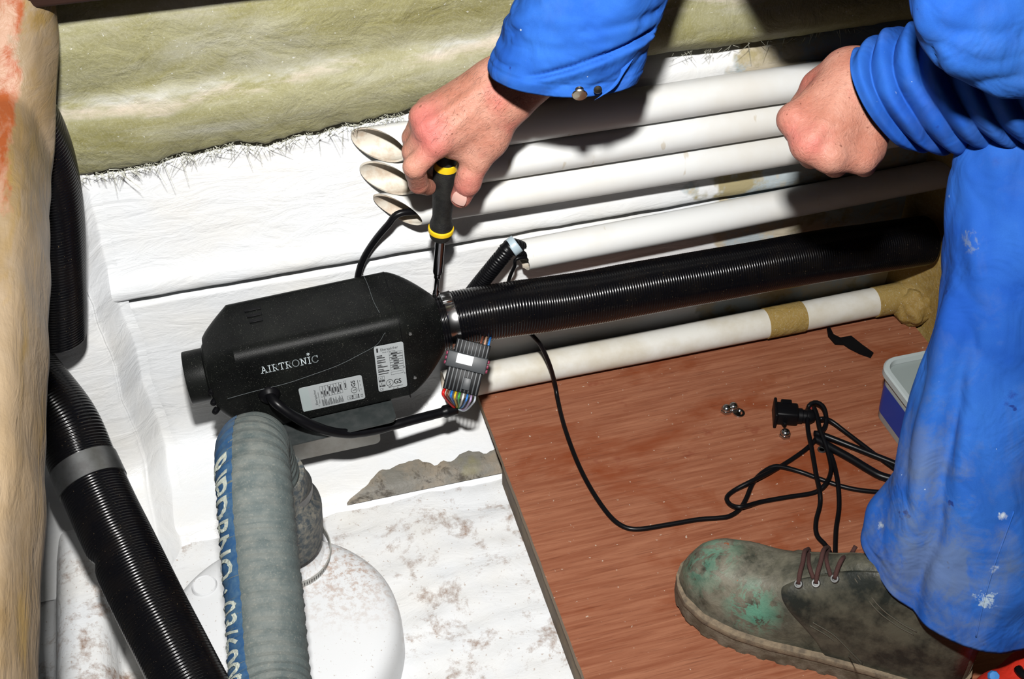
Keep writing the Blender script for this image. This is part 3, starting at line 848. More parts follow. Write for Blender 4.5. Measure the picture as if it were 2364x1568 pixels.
dpts = [(0.206, HY, 0.1695), (0.235, HY, 0.1712), (0.30, HY + .001, 0.171), (0.37, 1.086, 0.1645), (0.542, 1.091, 0.1600), (0.727, 1.1, 0.1520), (0.80, 1.105, 0.1455), (0.884, 1.11, 0.1385)]
dd = duct('heating_duct', dpts, 0.0338, None)
tag(dd, 'long black ribbed duct clamped to the heater outlet', 'duct')
cl = thing('hose_clamp', 'bright steel worm clamp round the duct under the screwdriver tip', 'clamp', (0.232, HY, 0.2055))
cdir = (Vector(dpts[1]) - Vector(dpts[0])).normalized(); cc = Vector((0.2275, HY, 0.1708))
lathe('band', [(0.0336, -0.0055), (0.0354, -0.0058), (0.0350, -0.004), (0.0350, 0.004), (0.0354, 0.0058), (0.0336, 0.0055)], cc, cdir, STEEL, cl, 72)
hz = Vector((0, 0, 1))
hs = py(1012, 684, HY - 0.006)
box('worm_housing', mat4(cc + Vector((-0.004, -0.004, 0.0372)), cdir, HYV, hz), (0.013, 0.014, 0.006), STEEL, cl, 0.0015)
lathe('clamp_screw', [(0.0001, 0.0), (0.0038, 0.0), (0.0038, 0.0045), (0.0030, 0.006), (0.0014, 0.006), (0.0014, 0.0045)], py(1006, 684, HY - 0.004), (0, 0, 1), STEEL, cl, 8, (1, 0, 0), False)

# ducts at far left
dl = duct('air_duct', [pd(-20, 700, 1.36), pd(48, 838, 1.335), pd(150, 976, 1.315), pd(200, 1090, 1.30), pd(275, 1250, 1.265), pd(345, 1395, 1.23), pd(432, 1568, 1.19), pd(525, 1750, 1.15), pd(600, 1900, 1.13)], 0.0352, None, 0.0034, 0.0010,
          dents=lambda s_, a_: -0.0045 * np.exp(-((s_ - 0.335) / 0.008) ** 2) * np.exp(-((np.angle(np.exp(1j * (a_ - 0.6)))) / 0.9) ** 2))
tag(dl, 'black ribbed duct crossing the lower left with a silver band', 'duct')
P_, s_ = spline_even([tuple(q) for q in (pd(150, 976, 1.315), pd(200, 1090, 1.30), pd(275, 1250, 1.265))], 0.002)
k = int(np.argmin(np.linalg.norm(P_ - np.array(pd(201, 1100, 1.299)), axis=1)))
lathe('joint_band', [(0.0350, -0.0135), (0.0366, -0.0138), (0.0366, 0.0138), (0.0350, 0.0135)], Vector(P_[k]), Vector(P_[k + 3] - P_[k - 3]), STEEL_DULL, dl, 64)['label'] = 'plain silver band'
du = duct('air_duct', [py(120, 770, 1.07), py(118, 650, 1.07), py(112, 520, 1.07), py(95, 400, 1.068), py(60, 300, 1.06), py(0, 200, 1.05)], 0.0345, None, 0.0034, 0.0010)
tag(du, 'short black ribbed duct end hanging behind the fibreglass beam', 'duct')

# ================================================================== TANK + GREY HOSE
tk_c = Vector((-0.030, 0.832, 0))
mt, nt, b = new_mat('tank_gelcoat'); setp(b, 0.25, 0, 0.5)
v = coord(nt)
dv = N(nt, 'ShaderNodeVectorMath', operation='DISTANCE'); nt.links.new(v, dv.inputs[0]); dv.inputs[1].default_value = (0.055, 0.888, 0.0)
dm = ramp(nt, dv.outputs['Value'], 0.015, 0.10, (1, 1, 1, 1), (0, 0, 0, 1))
dn = ramp(nt, noise_node(nt, v, 130, 4, 0.75), 0.46, 0.62)
c = mixc(nt, math_node(nt, 'MULTIPLY', math_node(nt, 'MULTIPLY', dm, dn), 0.8), (0.80, 0.815, 0.83), (0.48, 0.34, 0.26))
c = mixc(nt, math_node(nt, 'MULTIPLY', ramp(nt, noise_node(nt, v, 330, 2), 0.68, 0.72), 0.6), c, (0.42, 0.33, 0.26))
nt.links.new(c, b.inputs['Base Color'])
TANKM = mt
tk = thing('round_tank', 'round white gelcoated tank below the grey hose', 'tank', (tk_c.x, tk_c.y, FZ))
lathe('body', [(0.134, FZ - 0.02), (0.133, -0.030), (0.131, -0.016), (0.126, -0.007), (0.118, -0.002), (0.10, 0.001), (0.05, 0.003), (0.0001, 0.0035)], tk_c, (0, 0, 1), TANKM, tk, 96)
nk = Vector((-0.014, 0.925, 0.0))
lathe('neck', [(0.050, -0.003), (0.046, 0.004), (0.041, 0.010), (0.0385, 0.02), (0.0385, 0.05)], nk, (0, 0, 1), TANKM, tk, 64)
q = pz(472, 1352, 0.0025)
lathe('boss_ring', [(0.0001, 0.0006), (0.0120, 0.0006), (0.0125, -0.0004), (0.0135, 0.0010), (0.0145, -0.002)], q, (0, 0, 1), TANKM, tk, 40)
mt, nt, b = new_mat('grey_hose_rubber'); setp(b, 0.7, 0, 0.3)
v = coord(nt)
c = mixc(nt, ramp(nt, noise_node(nt, v, 30, 6, 0.7), 0.38, 0.65), (0.085, 0.108, 0.108), (0.125, 0.150, 0.146))
c = mixc(nt, math_node(nt, 'MULTIPLY', ramp(nt, noise_node(nt, v, 420, 3, 0.7), 0.55, 0.72), 0.45), c, (0.30, 0.29, 0.25))
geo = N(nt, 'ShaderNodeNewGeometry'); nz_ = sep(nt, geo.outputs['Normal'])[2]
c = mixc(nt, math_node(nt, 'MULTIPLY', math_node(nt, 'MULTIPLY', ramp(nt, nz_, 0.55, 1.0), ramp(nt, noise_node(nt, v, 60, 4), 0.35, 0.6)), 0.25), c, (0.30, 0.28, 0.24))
nt.links.new(c, b.inputs['Base Color']); bump(nt, b, noise_node(nt, v, 260, 3), 0.35, 0.001)
HOSEM = mt
hpts = [pd(668, 1850, 1.0), pd(645, 1700, 1.04), pd(624, 1568, 1.085), pd(612, 1400, 1.12), pd(598, 1250, 1.145), pd(588, 1130, 1.165), (-0.023, 0.866, 0.226), (-0.020, 0.902, 0.204), (-0.017, 0.920, 0.164), (-0.014, 0.925, 0.12), (-0.014, 0.925, 0.06), (-0.014, 0.925, 0.03)]
HR_ = 0.0355
HP, HS = spline_even([tuple(p) for p in hpts], 0.0016)
HT = np.gradient(HP, axis=0); HT /= np.linalg.norm(HT, axis=1)[:, None]
HU, HV = [], []
for i in range(len(HP)):
    u = -np.array(RT); u = u - HT[i] * (u @ HT[i]); u /= np.linalg.norm(u)
    w = np.cross(HT[i], u)
    if i == 0 or True:
        pass
    HU.append(u); HV.append(w)
HU, HV = np.array(HU), np.array(HV)
if HV[0] @ np.array(CAM - Vector(HP[0])) < 0: HV = -HV
def hose_r(s_):
    return HR_ + 0.0006 * math.sin(2 * math.pi * s_ / 0.0125) + 0.0004 * math.sin(2 * math.pi * s_ / 0.0041)
hs_ = thing('exhaust_hose', 'thick ribbed grey hose with a blue lettered stripe arching over the tank', 'hose', nk + Vector((0, 0, 0.02)))
a = np.linspace(0, 2 * math.pi, 64, endpoint=False)
R = []
for i in range(len(HP)):
    hr = np.array([hose_r(HS[i] + 0.010 * q / (2 * math.pi)) for q in a])
    R.append(HP[i] + hr[:, None] * (np.cos(a)[:, None] * HU[i] + np.sin(a)[:, None] * HV[i]))
v_, f_ = rings_mesh(R)
mesh('hose_wall', v_, f_, HOSEM, hs_)
def hose_pt(s_, ang, off):
    i = min(max(int(np.searchsorted(HS, s_)), 1), len(HS) - 1); t = (s_ - HS[i - 1]) / (HS[i] - HS[i - 1])
    c_ = HP[i - 1] + (HP[i] - HP[i - 1]) * t
    return c_ + (hose_r(s_ + 0.010 * ang / (2 * math.pi)) + off) * (math.cos(ang) * HU[i] + math.sin(ang) * HV[i])
BLUES = plain('blue_stripe', (0.025, 0.085, 0.20), 0.6, var=(0.06, 0.13, 0.22), vs=90)
s_end = HS[-1]
s_a, s_b = 0.0, s_end * 0.80
R = []
for i in range(160):
    s_ = s_a + (s_b - s_a) * i / 159
    R.append([hose_pt(s_, math.radians(-8 + 72 * k / 14), 0.0005) for k in range(15)])
v_, f_ = rings_mesh(R, False, False, False)
stripe = mesh('stripe', v_, f_, BLUES, hs_); stripe['label'] = 'faded blue stripe'
HTXT = plain('hose_lettering', (0.50, 0.53, 0.46), 0.6, var=(0.38, 0.42, 0.38), vs=80)
v2, f2 = text_flat('RIPDRNO : 03/6000', 0.030, sub=0.004, bold=0.0004)
i1 = int(np.argmin([abs((Vector(p) - CAM).dot(FW) and (784 - F * (Vector(p) - CAM).dot(UP) / (Vector(p) - CAM).dot(FW)) - 1005) for p in HP[: int(len(HP) * .58)]]))
s_top = HS[i1]
wtot = max(q[0] for q in v2)
v3 = []
for x, y in v2:
    s_ = s_top - x * 0.88
    ang = math.radians(4 + 52 * (y / 0.0215))
    v3.append(hose_pt(max(s_, 0.001), ang, 0.0011))
lt = mesh('hose_lettering', v3, f2, HTXT, stripe, False)
# rubber cuff and clamps at the tank neck
CUFF = plain('dusty_rubber_cuff', (0.055, 0.07, 0.08), 0.6, var=(0.20, 0.19, 0.16), vs=160, bs=0.3, bscale=300)
lathe('rubber_cuff', [(0.0365, 0.135), (0.0385, 0.128), (0.0395, 0.112), (0.041, 0.098), (0.0505, 0.086), (0.0515, 0.080), (0.0505, 0.050), (0.0485, 0.030), (0.046, 0.028)], nk, (0.03, 0.02, 1), CUFF, hs_, 64)
lathe('upper_clamp', [(0.0375, 0.113), (0.0405, 0.112), (0.0405, 0.101), (0.0375, 0.100)], nk, (0.06, 0.05, 1), STEEL_DULL, hs_, 64)
hc = thing('hose_clamp', 'loose pale worm clamp band at the foot of the grey hose', 'clamp', nk + Vector((0, 0, 0.004)))
PALEST = plain('pale_steel', (0.66, 0.66, 0.62), 0.35, 0.6)
bandc = nk + Vector((0.008, -0.008, 0.018))
R = []
Bm = basis_from((0.12, -0.16, 1))
for k in range(70):
    q = math.radians(-120 + 300 * k / 69); rr = 0.047 + 0.011 * max(0, (k - 50) / 19) ** 1.4
    c_ = Vector((math.cos(q), math.sin(q), 0))
    R.append([bandc + Bm @ (c_ * (rr + d) + Vector((0, 0, h))) for d, h in ((0, -0.0055), (0.0012, -0.0055), (0.0012, 0.0055), (0, 0.0055))])
v_, f_ = rings_mesh(R)
sharp(mesh('band', v_, f_, PALEST, hc), 40)
for k in range(34):
    q = math.radians(-80 + 3.6 * k); rr = 0.0484 
    c_ = Vector((math.cos(q), math.sin(q), 0)); t_ = Vector((-math.sin(q), math.cos(q), 0))
    if k == 0:
        sl_v = []; sl_f = []
    kk = len(sl_v)
    for a2, h2 in ((-0.0005, -0.003), (0.0005, -0.003), (0.0005, 0.003), (-0.0005, 0.003)):
        sl_v.append(bandc + Bm @ (c_ * rr + t_ * a2 + Vector((0, 0, h2))))
    sl_f.append((kk, kk + 1, kk + 2, kk + 3))
mesh('band_slots', sl_v, sl_f, KPRINT, hc, False)
# ================================================================== PERSON
from mathutils.bvhtree import BVHTree
def surface_nets(fun, lo, hi, h):
    lo, hi = np.array(lo, float), np.array(hi, float)
    n = np.ceil((hi - lo) / h).astype(int) + 1
    g = [lo[k] + h * np.arange(n[k]) for k in range(3)]
    X, Y, Z = np.meshgrid(*g, indexing='ij')
    D = fun(np.stack([X.ravel(), Y.ravel(), Z.ravel()], 1)).reshape(n)
    ins = D < 0
    c = [(i, j, k) for i in (0, 1) for j in (0, 1) for k in (0, 1)]
    m_ = n - 1
    def sub(A, o): return A[o[0]:o[0] + m_[0], o[1]:o[1] + m_[1], o[2]:o[2] + m_[2]]
    cnt = sum(sub(ins, o).astype(int) for o in c)
    act = (cnt > 0) & (cnt < 8)
    idx = -np.ones(m_, int); I = np.argwhere(act); idx[act] = np.arange(len(I))
    acc = np.zeros((len(I), 3)); num = np.zeros(len(I))
    for a in range(8):
        for b_ in range(a + 1, 8):
            d = np.array(c[b_]) - np.array(c[a])
            if np.abs(d).sum() != 1: continue
            da = sub(D, c[a])[act]; db = sub(D, c[b_])[act]
            cr = (da < 0) != (db < 0)
            t = np.where(cr, da / np.where(cr, da - db, 1), 0)
            acc += np.where(cr[:, None], np.array(c[a]) + t[:, None] * d, 0); num += cr
    V = lo + h * (I + acc / num[:, None])
    Fq = []
    for ax in range(3):
        o = [0, 0, 0]; o[ax] = 1
        s0 = ins[:n[0] - o[0], :n[1] - o[1], :n[2] - o[2]]; s1 = ins[o[0]:, o[1]:, o[2]:]
        E_ = np.argwhere(s0 != s1)
        u, w = [(1, 2), (2, 0), (0, 1)][ax]
        ok = (E_[:, u] > 0) & (E_[:, w] > 0) & (E_[:, u] < m_[u]) & (E_[:, w] < m_[w]) & (E_[:, ax] < m_[ax])
        E_ = E_[ok]
        def at(du, dw):
            q = E_.copy(); q[:, u] -= du; q[:, w] -= dw
            return idx[q[:, 0], q[:, 1], q[:, 2]]
        quad = np.stack([at(1, 1), at(0, 1), at(0, 0), at(1, 0)], 1)
        fl_ = ~s0[E_[:, 0], E_[:, 1], E_[:, 2]]
        quad[fl_] = quad[fl_][:, ::-1]
        Fq.append(quad)
    Fq = np.concatenate(Fq)
    Fq = Fq[(Fq >= 0).all(1)]
    return V, [tuple(int(i) for i in q) for q in Fq]
def capsules_sdf(caps, k=0.006):
    """caps: (a, b, ra, rb[, kk]); smooth union"""
    def fun(P):
        out = None
        for cp in caps:
            a, b_, ra, rb = np.array(cp[0], float), np.array(cp[1], float), cp[2], cp[3]
            kk = cp[4] if len(cp) > 4 else k
            ab = b_ - a; L2 = max(ab @ ab, 1e-9)
            t = np.clip((P - a) @ ab / L2, 0, 1)
            d = np.linalg.norm(P - a - t[:, None] * ab, axis=1) - (ra + (rb - ra) * t)
            if out is None: out = d
            else:
                hh = np.clip(0.5 + 0.5 * (d - out) / kk, 0, 1)
                out = d * (1 - hh) + out * hh - kk * hh * (1 - hh)
        return out
    return fun
mt, nt, b = new_mat('skin'); setp(b, 0.48, 0, 0.35)
v = coord(nt)
c = mixc(nt, ramp(nt, noise_node(nt, v, 28, 4), 0.36, 0.66), (0.46, 0.185, 0.125), (0.56, 0.275, 0.20))
c = mixc(nt, math_node(nt, 'MULTIPLY', ramp(nt, noise_node(nt, v, 18, 3), 0.52, 0.68), 0.6), c, (0.54, 0.13, 0.11))
c = mixc(nt, math_node(nt, 'MULTIPLY', ramp(nt, noise_node(nt, v, 420, 3), 0.56, 0.68), 0.5), c, (0.33, 0.14, 0.10))
for q_ in (py(990, 318, 1.02), py(975, 268, 1.04), py(1058, 455, 1.02), pd(1815, 285, 1.1), pd(1862, 340, 1.09)):     # ruddy knuckles
    dv_ = N(nt, 'ShaderNodeVectorMath', operation='DISTANCE'); nt.links.new(v, dv_.inputs[0]); dv_.inputs[1].default_value = tuple(q_)
    c = mixc(nt, math_node(nt, 'MULTIPLY', ramp(nt, dv_.outputs['Value'], 0.008, 0.032, (1, 1, 1, 1), (0, 0, 0, 1)), 0.6 if q_[1] > 0.95 else 0.22), c, (0.56, 0.14, 0.13))
sp_ = ramp(nt, noise_node(nt, v, 190, 1), 0.735, 0.75)
c = mixc(nt, math_node(nt, 'MULTIPLY', sp_, 0.7), c, (0.20, 0.07, 0.045))
nt.links.new(c, b.inputs['Base Color'])
b.inputs['Subsurface Weight'].default_value = 0.12; b.inputs['Subsurface Radius'].default_value = (0.010, 0.004, 0.002); b.inputs['Subsurface Scale'].default_value = 0.6
p_ = bump(nt, b, noise_node(nt, v, 130, 5, 0.65, 1.2), 0.6, 0.0022); bump(nt, b, noise_node(nt, v, 600, 3), 0.4, 0.0008, p_)
SKIN = mt
NAIL = plain('nail', (0.66, 0.40, 0.34), 0.25)
person = thing('person', 'person in blue paint-flecked coveralls and a worn boot, turning a screwdriver', 'person', (0.64, 0.62, 0.0))
def A_(x, y, Y): return tuple(py(x, y, Y))
def D_(x, y, d): return tuple(pd(x, y, d))
def chain(pts, k=None):
    out = []
    for (p, r), (q, s) in zip(pts[:-1], pts[1:]):
        out.append((p, q, r, s) if k is None else (p, q, r, s, k))
    return out
# ---- right hand (holds the screwdriver)
rh = []
rh += [(A_(1250, 120, 1.045), A_(1140, 190, 1.048), 0.024, 0.0215, 0.012), (A_(1270, 150, 1.04), A_(1195, 225, 1.040), 0.024, 0.0205, 0.012)]
MC = {'i': (1012, 330, 1.030), 'm': (988, 296, 1.040), 'r': (976, 268, 1.056), 'p': (990, 250, 1.074)}
rh += [(A_(1180, 215, 1.040), A_(*MC['i']), 0.019, 0.0135, 0.014), (A_(1160, 200, 1.042), A_(*MC['m']), 0.019, 0.0135, 0.014),
       (A_(1145, 190, 1.050), A_(*MC['r']), 0.019, 0.013, 0.014), (A_(1135, 185, 1.060), A_(*MC['p']), 0.018, 0.012, 0.014)]
rh += [(A_(1150, 235, 1.038), A_(1055, 318, 1.042), 0.019, 0.017, 0.016)]
# thumb
rh += chain([(A_(1165, 245, 1.038), 0.0215), (A_(1128, 318, 1.034), 0.0190), (A_(1100, 368, 1.030), 0.0150)], 0.012)
rh += chain([(A_(1100, 368, 1.030), 0.0145), (A_(1081, 418, 1.030), 0.0130), (A_(1064, 456, 1.034), 0.0112)], 0.005)
rh += [(A_(1083, 405, 1.026), A_(1079, 424, 1.026), 0.0128, 0.0125, 0.004)]
# web between thumb and index
rh += [(A_(1095, 335, 1.036), A_(1045, 338, 1.040), 0.0135, 0.0115, 0.012)]
def finger(mcp, pip, dip, tip, r):
    return chain([(A_(*mcp), r * 1.10), (A_(*pip), r * 1.0)], 0.006) + chain([(A_(*pip), r * 1.02), (A_(*dip), r * 0.90), (A_(*tip), r * 0.80)], 0.003)
rh += finger(MC['i'], (957, 385, 1.027), (966, 424, 1.045), (987, 432, 1.060), 0.0115)
rh += finger(MC['m'], (954, 350, 1.050), (958, 402, 1.066), (986, 424, 1.078), 0.0112)
rh += finger(MC['r'], (952, 318, 1.070), (958, 372, 1.086), (984, 402, 1.092), 0.0105)
rh += finger(MC['p'], (964, 300, 1.087), (970, 345, 1.093), (990, 372, 1.093), 0.0092)
# knuckle bumps and tendons
for q, (x, y, Y) in MC.items():
    rh.append((A_(x + 3, y - 2, Y - 0.006), A_(x - 3, y + 3, Y - 0.006), 0.0095, 0.0095, 0.008))
for (x0, y0, x1, y1, Y0, Y1) in ((1130, 215, 1020, 318, 1.0275, 1.0215), (1120, 202, 996, 287, 1.031, 1.031)):
    rh.append((A_(x0, y0, Y0), A_(x1, y1, Y1), 0.006, 0.005, 0.006))
def bounds(caps, pad):
    P = np.array([q for c_ in caps for q in (c_[0], c_[1])]); r = max(max(c_[2], c_[3]) for c_ in caps) + pad
    return P.min(0) - r, P.max(0) + r
lo, hi = bounds(rh, 0.004)
V1, F1 = surface_nets(capsules_sdf(rh), lo, hi, 0.0019)
# ---- left hand (closed fist)
lh = []
lh += [(D_(2150, 175, 1.09), D_(1985, 168, 1.122), 0.025, 0.0215, 0.012), (D_(2160, 235, 1.085), D_(2008, 248, 1.120), 0.025, 0.0205, 0.012)]
ML = {'i': (1832, 276, 1.112), 'm': (1866, 334, 1.100), 'r': (1918, 360, 1.100), 'p': (1986, 366, 1.108)}
W0 = {'i': (1968, 165, 1.122), 'm': (1982, 190, 1.116), 'r': (1995, 215, 1.114), 'p': (2008, 245, 1.118)}
for q in 'imrp':
    lh.append((D_(*W0[q]), D_(*ML[q]), 0.0185, 0.0130 if q != 'p' else 0.0118, 0.016))
lh.append((D_(1955, 205, 1.116), D_(1905, 300, 1.104), 0.020, 0.016, 0.02))
lh.append((D_(2000, 250, 1.122), D_(2002, 345, 1.120), 0.019, 0.017, 0.014))
for q0, q1 in ('im', 'mr', 'rp'):
    lh.append((D_(*ML[q0]), D_(*ML[q1]), 0.0112, 0.0112, 0.012))
def fingerd(m0, pip, dip, tip, r):
    return chain([(D_(*m0), r * 1.12), (D_(*pip), r * 1.05)], 0.006) + chain([(D_(*pip), r * 1.05), (D_(*dip), r * 0.92), (D_(*tip), r * 0.85)], 0.003)
lh += fingerd(ML['i'], (1840, 302, 1.150), (1884, 300, 1.164), (1905, 282, 1.148), 0.0118)
lh += fingerd(ML['m'], (1874, 358, 1.143), (1915, 345, 1.160), (1925, 325, 1.146), 0.0118)
lh += fingerd(ML['r'], (1928, 380, 1.142), (1955, 365, 1.158), (1960, 345, 1.144), 0.0112)
lh += fingerd(ML['p'], (1996, 382, 1.142), (2010, 366, 1.155), (2005, 350, 1.146), 0.0098)
lh += chain([(D_(1945, 165, 1.126), 0.0195), (D_(1893, 205, 1.140), 0.0165), (D_(1858, 250, 1.158), 0.0130), (D_(1862, 295, 1.172), 0.0110)], 0.010)
for q in 'imr':
    x, y, d_ = ML[q]; lh.append((D_(x + 4, y - 3, d_ - 0.007), D_(x - 2, y + 2, d_ - 0.006), 0.0090, 0.0090, 0.007))
lh.append((D_(1960, 195, 1.099), D_(1882, 318, 1.087), 0.006, 0.005, 0.007))
lo, hi = bounds(lh, 0.004)
V2, F2 = surface_nets(capsules_sdf(lh), lo, hi, 0.0019)
# ---- rest of the body, mostly inside the coverall or above the frame
J = dict(wR=pd(1245, 130, 1.175), eR=Vector((.44, 1.02, .74)), sR=Vector((.665, 1.0, .87)), sL=Vector((.60, .76, .84)), eL=Vector((.76, .71, .59)), wL=pd(2120, 200, 1.095),
         kL=Vector((.71, .785, .47)), aL=Vector((.635, .615, .11)), hL=Vector((1.06, .77, .545)), pel=Vector((1.12, .85, .56)), hR=Vector((1.12, .94, .545)), kR=Vector((1.44, .98, .50)), aR=Vector((1.46, .98, .06)),
         chest=Vector((.80, .87, .82)), neck=Vector((.67, .885, .855)), head=Vector((.545, .89, .74)))
def K(a, b_, ra, rb, k=0.03): return (tuple(J[a]), tuple(J[b_]), ra, rb, k)
bd_c = [K('wR', 'eR', .030, .040), K('eR', 'sR', .042, .055), K('wL', 'eL', .030, .040), K('eL', 'sL', .042, .055), K('kL', 'aL', .052, .036), K('hL', 'kL', .080, .055), K('hR', 'kR', .080, .055), K('kR', 'aR', .052, .036),
        K('pel', 'chest', .125, .135), K('chest', 'neck', .12, .065), K('sL', 'chest', .065, .11), K('sR', 'chest', .065, .11), K('neck', 'head', .060, .060)]
fdir = (Vector((0.21, 1.05, 0.25)) - J['head']).normalized()       # the face looks at the screwdriver tip
fup = (Vector((-1, 0, 0.6)) - fdir * Vector((-1, 0, 0.6)).dot(fdir)).normalized(); frt = fdir.cross(fup)
def hd(f_, u_, r_): return tuple(J['head'] + fdir * f_ + fup * u_ + frt * r_)
bd_c += [(hd(0.0, 0.03, 0), hd(-0.03, 0.05, 0), .085, .085, .03), (hd(0.02, -0.05, 0), hd(0.045, -0.085, 0), .062, .038, .03)]
lo, hi = bounds(bd_c, 0.02)
V3, F3 = surface_nets(capsules_sdf(bd_c, 0.03), lo, hi, 0.011)
face = [(hd(0.02, 0.02, 0), hd(0.0, 0.03, 0), .080, .084, .02), (hd(0.03, -0.05, 0), hd(0.05, -0.09, 0), .056, .034, .03),
        (hd(0.088, 0.012, 0), hd(0.112, -0.028, 0), .009, .014, .012), (hd(0.104, -0.032, 0.010), hd(0.104, -0.032, -0.010), .009, .009, .01),
        (hd(0.080, 0.026, 0.034), hd(0.080, 0.026, 0.016), .013, .013, .014), (hd(0.080, 0.026, -0.034), hd(0.080, 0.026, -0.016), .013, .013, .014),
        (hd(0.084, -0.058, 0.020), hd(0.084, -0.058, -0.020), .010, .010, .008), (hd(0.080, -0.070, 0.016), hd(0.080, -0.070, -0.016), .010, .010, .008),
        (hd(-0.002, 0.018, 0.082), hd(-0.006, -0.028, 0.080), .016, .010, .01), (hd(-0.002, 0.018, -0.082), hd(-0.006, -0.028, -0.080), .016, .010, .01)]
lo, hi = bounds(face, 0.006)
V4, F4 = surface_nets(capsules_sdf(face, 0.01), lo, hi, 0.005)
allV, allF = [], []
for V_, F_ in ((V1, F1), (V2, F2), (V3, F3), (V4, F4)):
    k = len(allV); allV += [tuple(p) for p in V_]; allF += [tuple(i + k for i in f) for f in F_]
body = mesh('body', allV, allF, SKIN, person)
sm = body.modifiers.new('smooth', 'SMOOTH'); sm.factor = 0.5; sm.iterations = 3
# hair cap
HAIR = plain('dark_hair', (0.05, 0.035, 0.025), 0.6, bs=0.6, bscale=400)
hc_ = [(hd(-0.030, 0.055, 0), hd(-0.045, 0.035, 0), .090, .088, .02), (hd(-0.05, 0.0, 0), hd(-0.055, -0.03, 0), .078, .060, .03), (hd(0.015, 0.085, 0.03), hd(0.015, 0.085, -0.03), .035, .035, .03)]
lo, hi = bounds(hc_, 0.006); V_, F_ = surface_nets(capsules_sdf(hc_, 0.02), lo, hi, 0.006)
mesh('hair', V_, F_, HAIR, person)
# short dark hairs on the back of the hand and wrist
bv = BVHTree.FromPolygons([Vector(p) for p in allV], allF)
hv_, hf_ = [], []
for q in range(230):
    x, y = rnd.uniform(1000, 1210), rnd.uniform(160, 350)
    h_, n_, _, _ = bv.ray_cast(CAM, ray(x, y))
    if h_ is None or h_.y > 1.06: continue
    d_ = (RT * rnd.uniform(-1.0, -0.2) - UP * rnd.uniform(0.1, 1.0)); d_ = (d_ - n_ * d_.dot(n_)).normalized()
    e_ = h_ + d_ * rnd.uniform(0.004, 0.008) + n_ * 0.0008; s0 = d_.cross(n_) * 0.00011
    k = len(hv_); hv_ += [h_ - s0, h_ + s0, e_, h_ + n_ * 0.00015]; hf_ += [(k, k + 1, k + 2), (k, k + 3, k + 2), (k + 1, k + 3, k + 2)]
hh_ = mesh('hand_hair', hv_, hf_, HAIR, person, False); hh_['kind'] = 'stuff'
# thumb nail and forefinger nail
def nail(c_, along, out, w, l, parent):
    al = Vector(along).normalized(); ou = Vector(out); ou = (ou - al * ou.dot(al)).normalized(); si = al.cross(ou)
    R = []
    for i in range(9):
        t = -1 + 2 * i / 8; ww = w * (1 - 0.35 * max(0, -t) ** 2 - 0.12 * max(0, t) ** 3)
        R.append([Vector(c_) + al * (l * t) + si * (ww * q) + ou * (0.0022 * (1 - q * q) - 0.0006 * t * t) for q in np.linspace(-1, 1, 9)])
    v1, f1 = rings_mesh(R, False, False, False)
    return mesh('nail', v1, f1, NAIL, parent)
bv = BVHTree.FromPolygons([Vector(p) for p in allV], allF)
h_, n_, _, _ = bv.ray_cast(CAM, ray(1061, 458))
if h_ is not None:
    nail(h_ + n_ * 0.0002, (Vector(A_(1064, 462, 1.034)) - Vector(A_(1081, 418, 1.030))), n_, 0.0078, 0.0072, body)
# ------------------------------------------------------------------ coverall
mt, nt, b = new_mat('blue_coverall_cloth'); setp(b, 0.85, 0, 0.15)
v = coord(nt); s = sep(nt, v)
c = mixc(nt, ramp(nt, noise_node(nt, v, 7, 4), 0.38, 0.66), (0.014, 0.092, 0.44), (0.036, 0.165, 0.56))
lowm = ramp(nt, s[2], 0.12, 0.55, (1, 1, 1, 1), (0.25, 0.25, 0.25, 1))
dirt_ = ramp(nt, noise_node(nt, coord(nt, (1, 1, 0.6)), 13, 6, 0.66, 0.4), 0.50, 0.68)
c = mixc(nt, math_node(nt, 'MULTIPLY', math_node(nt, 'MULTIPLY', dirt_, lowm), 0.55), c, (0.17, 0.22, 0.28))
c = mixc(nt, math_node(nt, 'MULTIPLY', ramp(nt, noise_node(nt, v, 42, 3), 0.70, 0.73), 0.8), c, (0.012, 0.02, 0.14))
c = mixc(nt, math_node(nt, 'MULTIPLY', ramp(nt, noise_node(nt, v, 120, 2), 0.76, 0.775), 0.9), c, (0.60, 0.72, 0.80))
nt.links.new(c, b.inputs['Base Color'])
c = mixc(nt, math_node(nt, 'MULTIPLY', noise_node(nt, v, 800, 2, 0.7), 0.35), c, (0.008, 0.05, 0.36)); nt.links.new(c, b.inputs['Base Color'])
p_ = bump(nt, b, noise_node(nt, v, 16, 3, 0.5, 1.0), 0.6, 0.010)
bump(nt, b, noise_node(nt, v, 900, 2), 0.15, 0.0006, p_)
CLOTH = mt
def loft_px(name, secs, nu, nv, fold, mat, parent, hem=True):
    S = spline(secs, nu); R = []
    th = np.linspace(0, 2 * math.pi, nv, endpoint=False)
    for i, (lx, ly, rx, ry, d, bd_, bx, by) in enumerate(S):
        u = i / (nu - 1)
        cx, cy = (lx + rx) / 2, (ly + ry) / 2
        c_ = pd(cx, cy, d); A = (pd(rx, ry, d) - pd(lx, ly, d)) / 2
        vd = -ray(cx, cy).normalized()
        B = vd * bd_ + (RT * bx - UP * by) * (d / F)
        ring = []
        for t in th:
            e = A * math.cos(t) + B * math.sin(t)
            n_ = (A.normalized() * math.cos(t) + vd * math.sin(t)).normalized()
            ring.append(c_ + e + n_ * fold(u, t))
        R.append(ring)
    if hem:      # turned-in hem at the open end
        c_ = sum(R[0], Vector()) / nv
        inner = [c_ + (p - c_) * 0.95 for p in R[0]]
        inner2 = [c_ + (p - c_) * 0.93 + (sum(R[4], Vector()) / nv - c_) for p in R[0]]
        R = [inner2, inner] + R
    v1, f1 = rings_mesh(R, False, False)
    o = mesh(name, v1, f1, mat, parent)
    return o
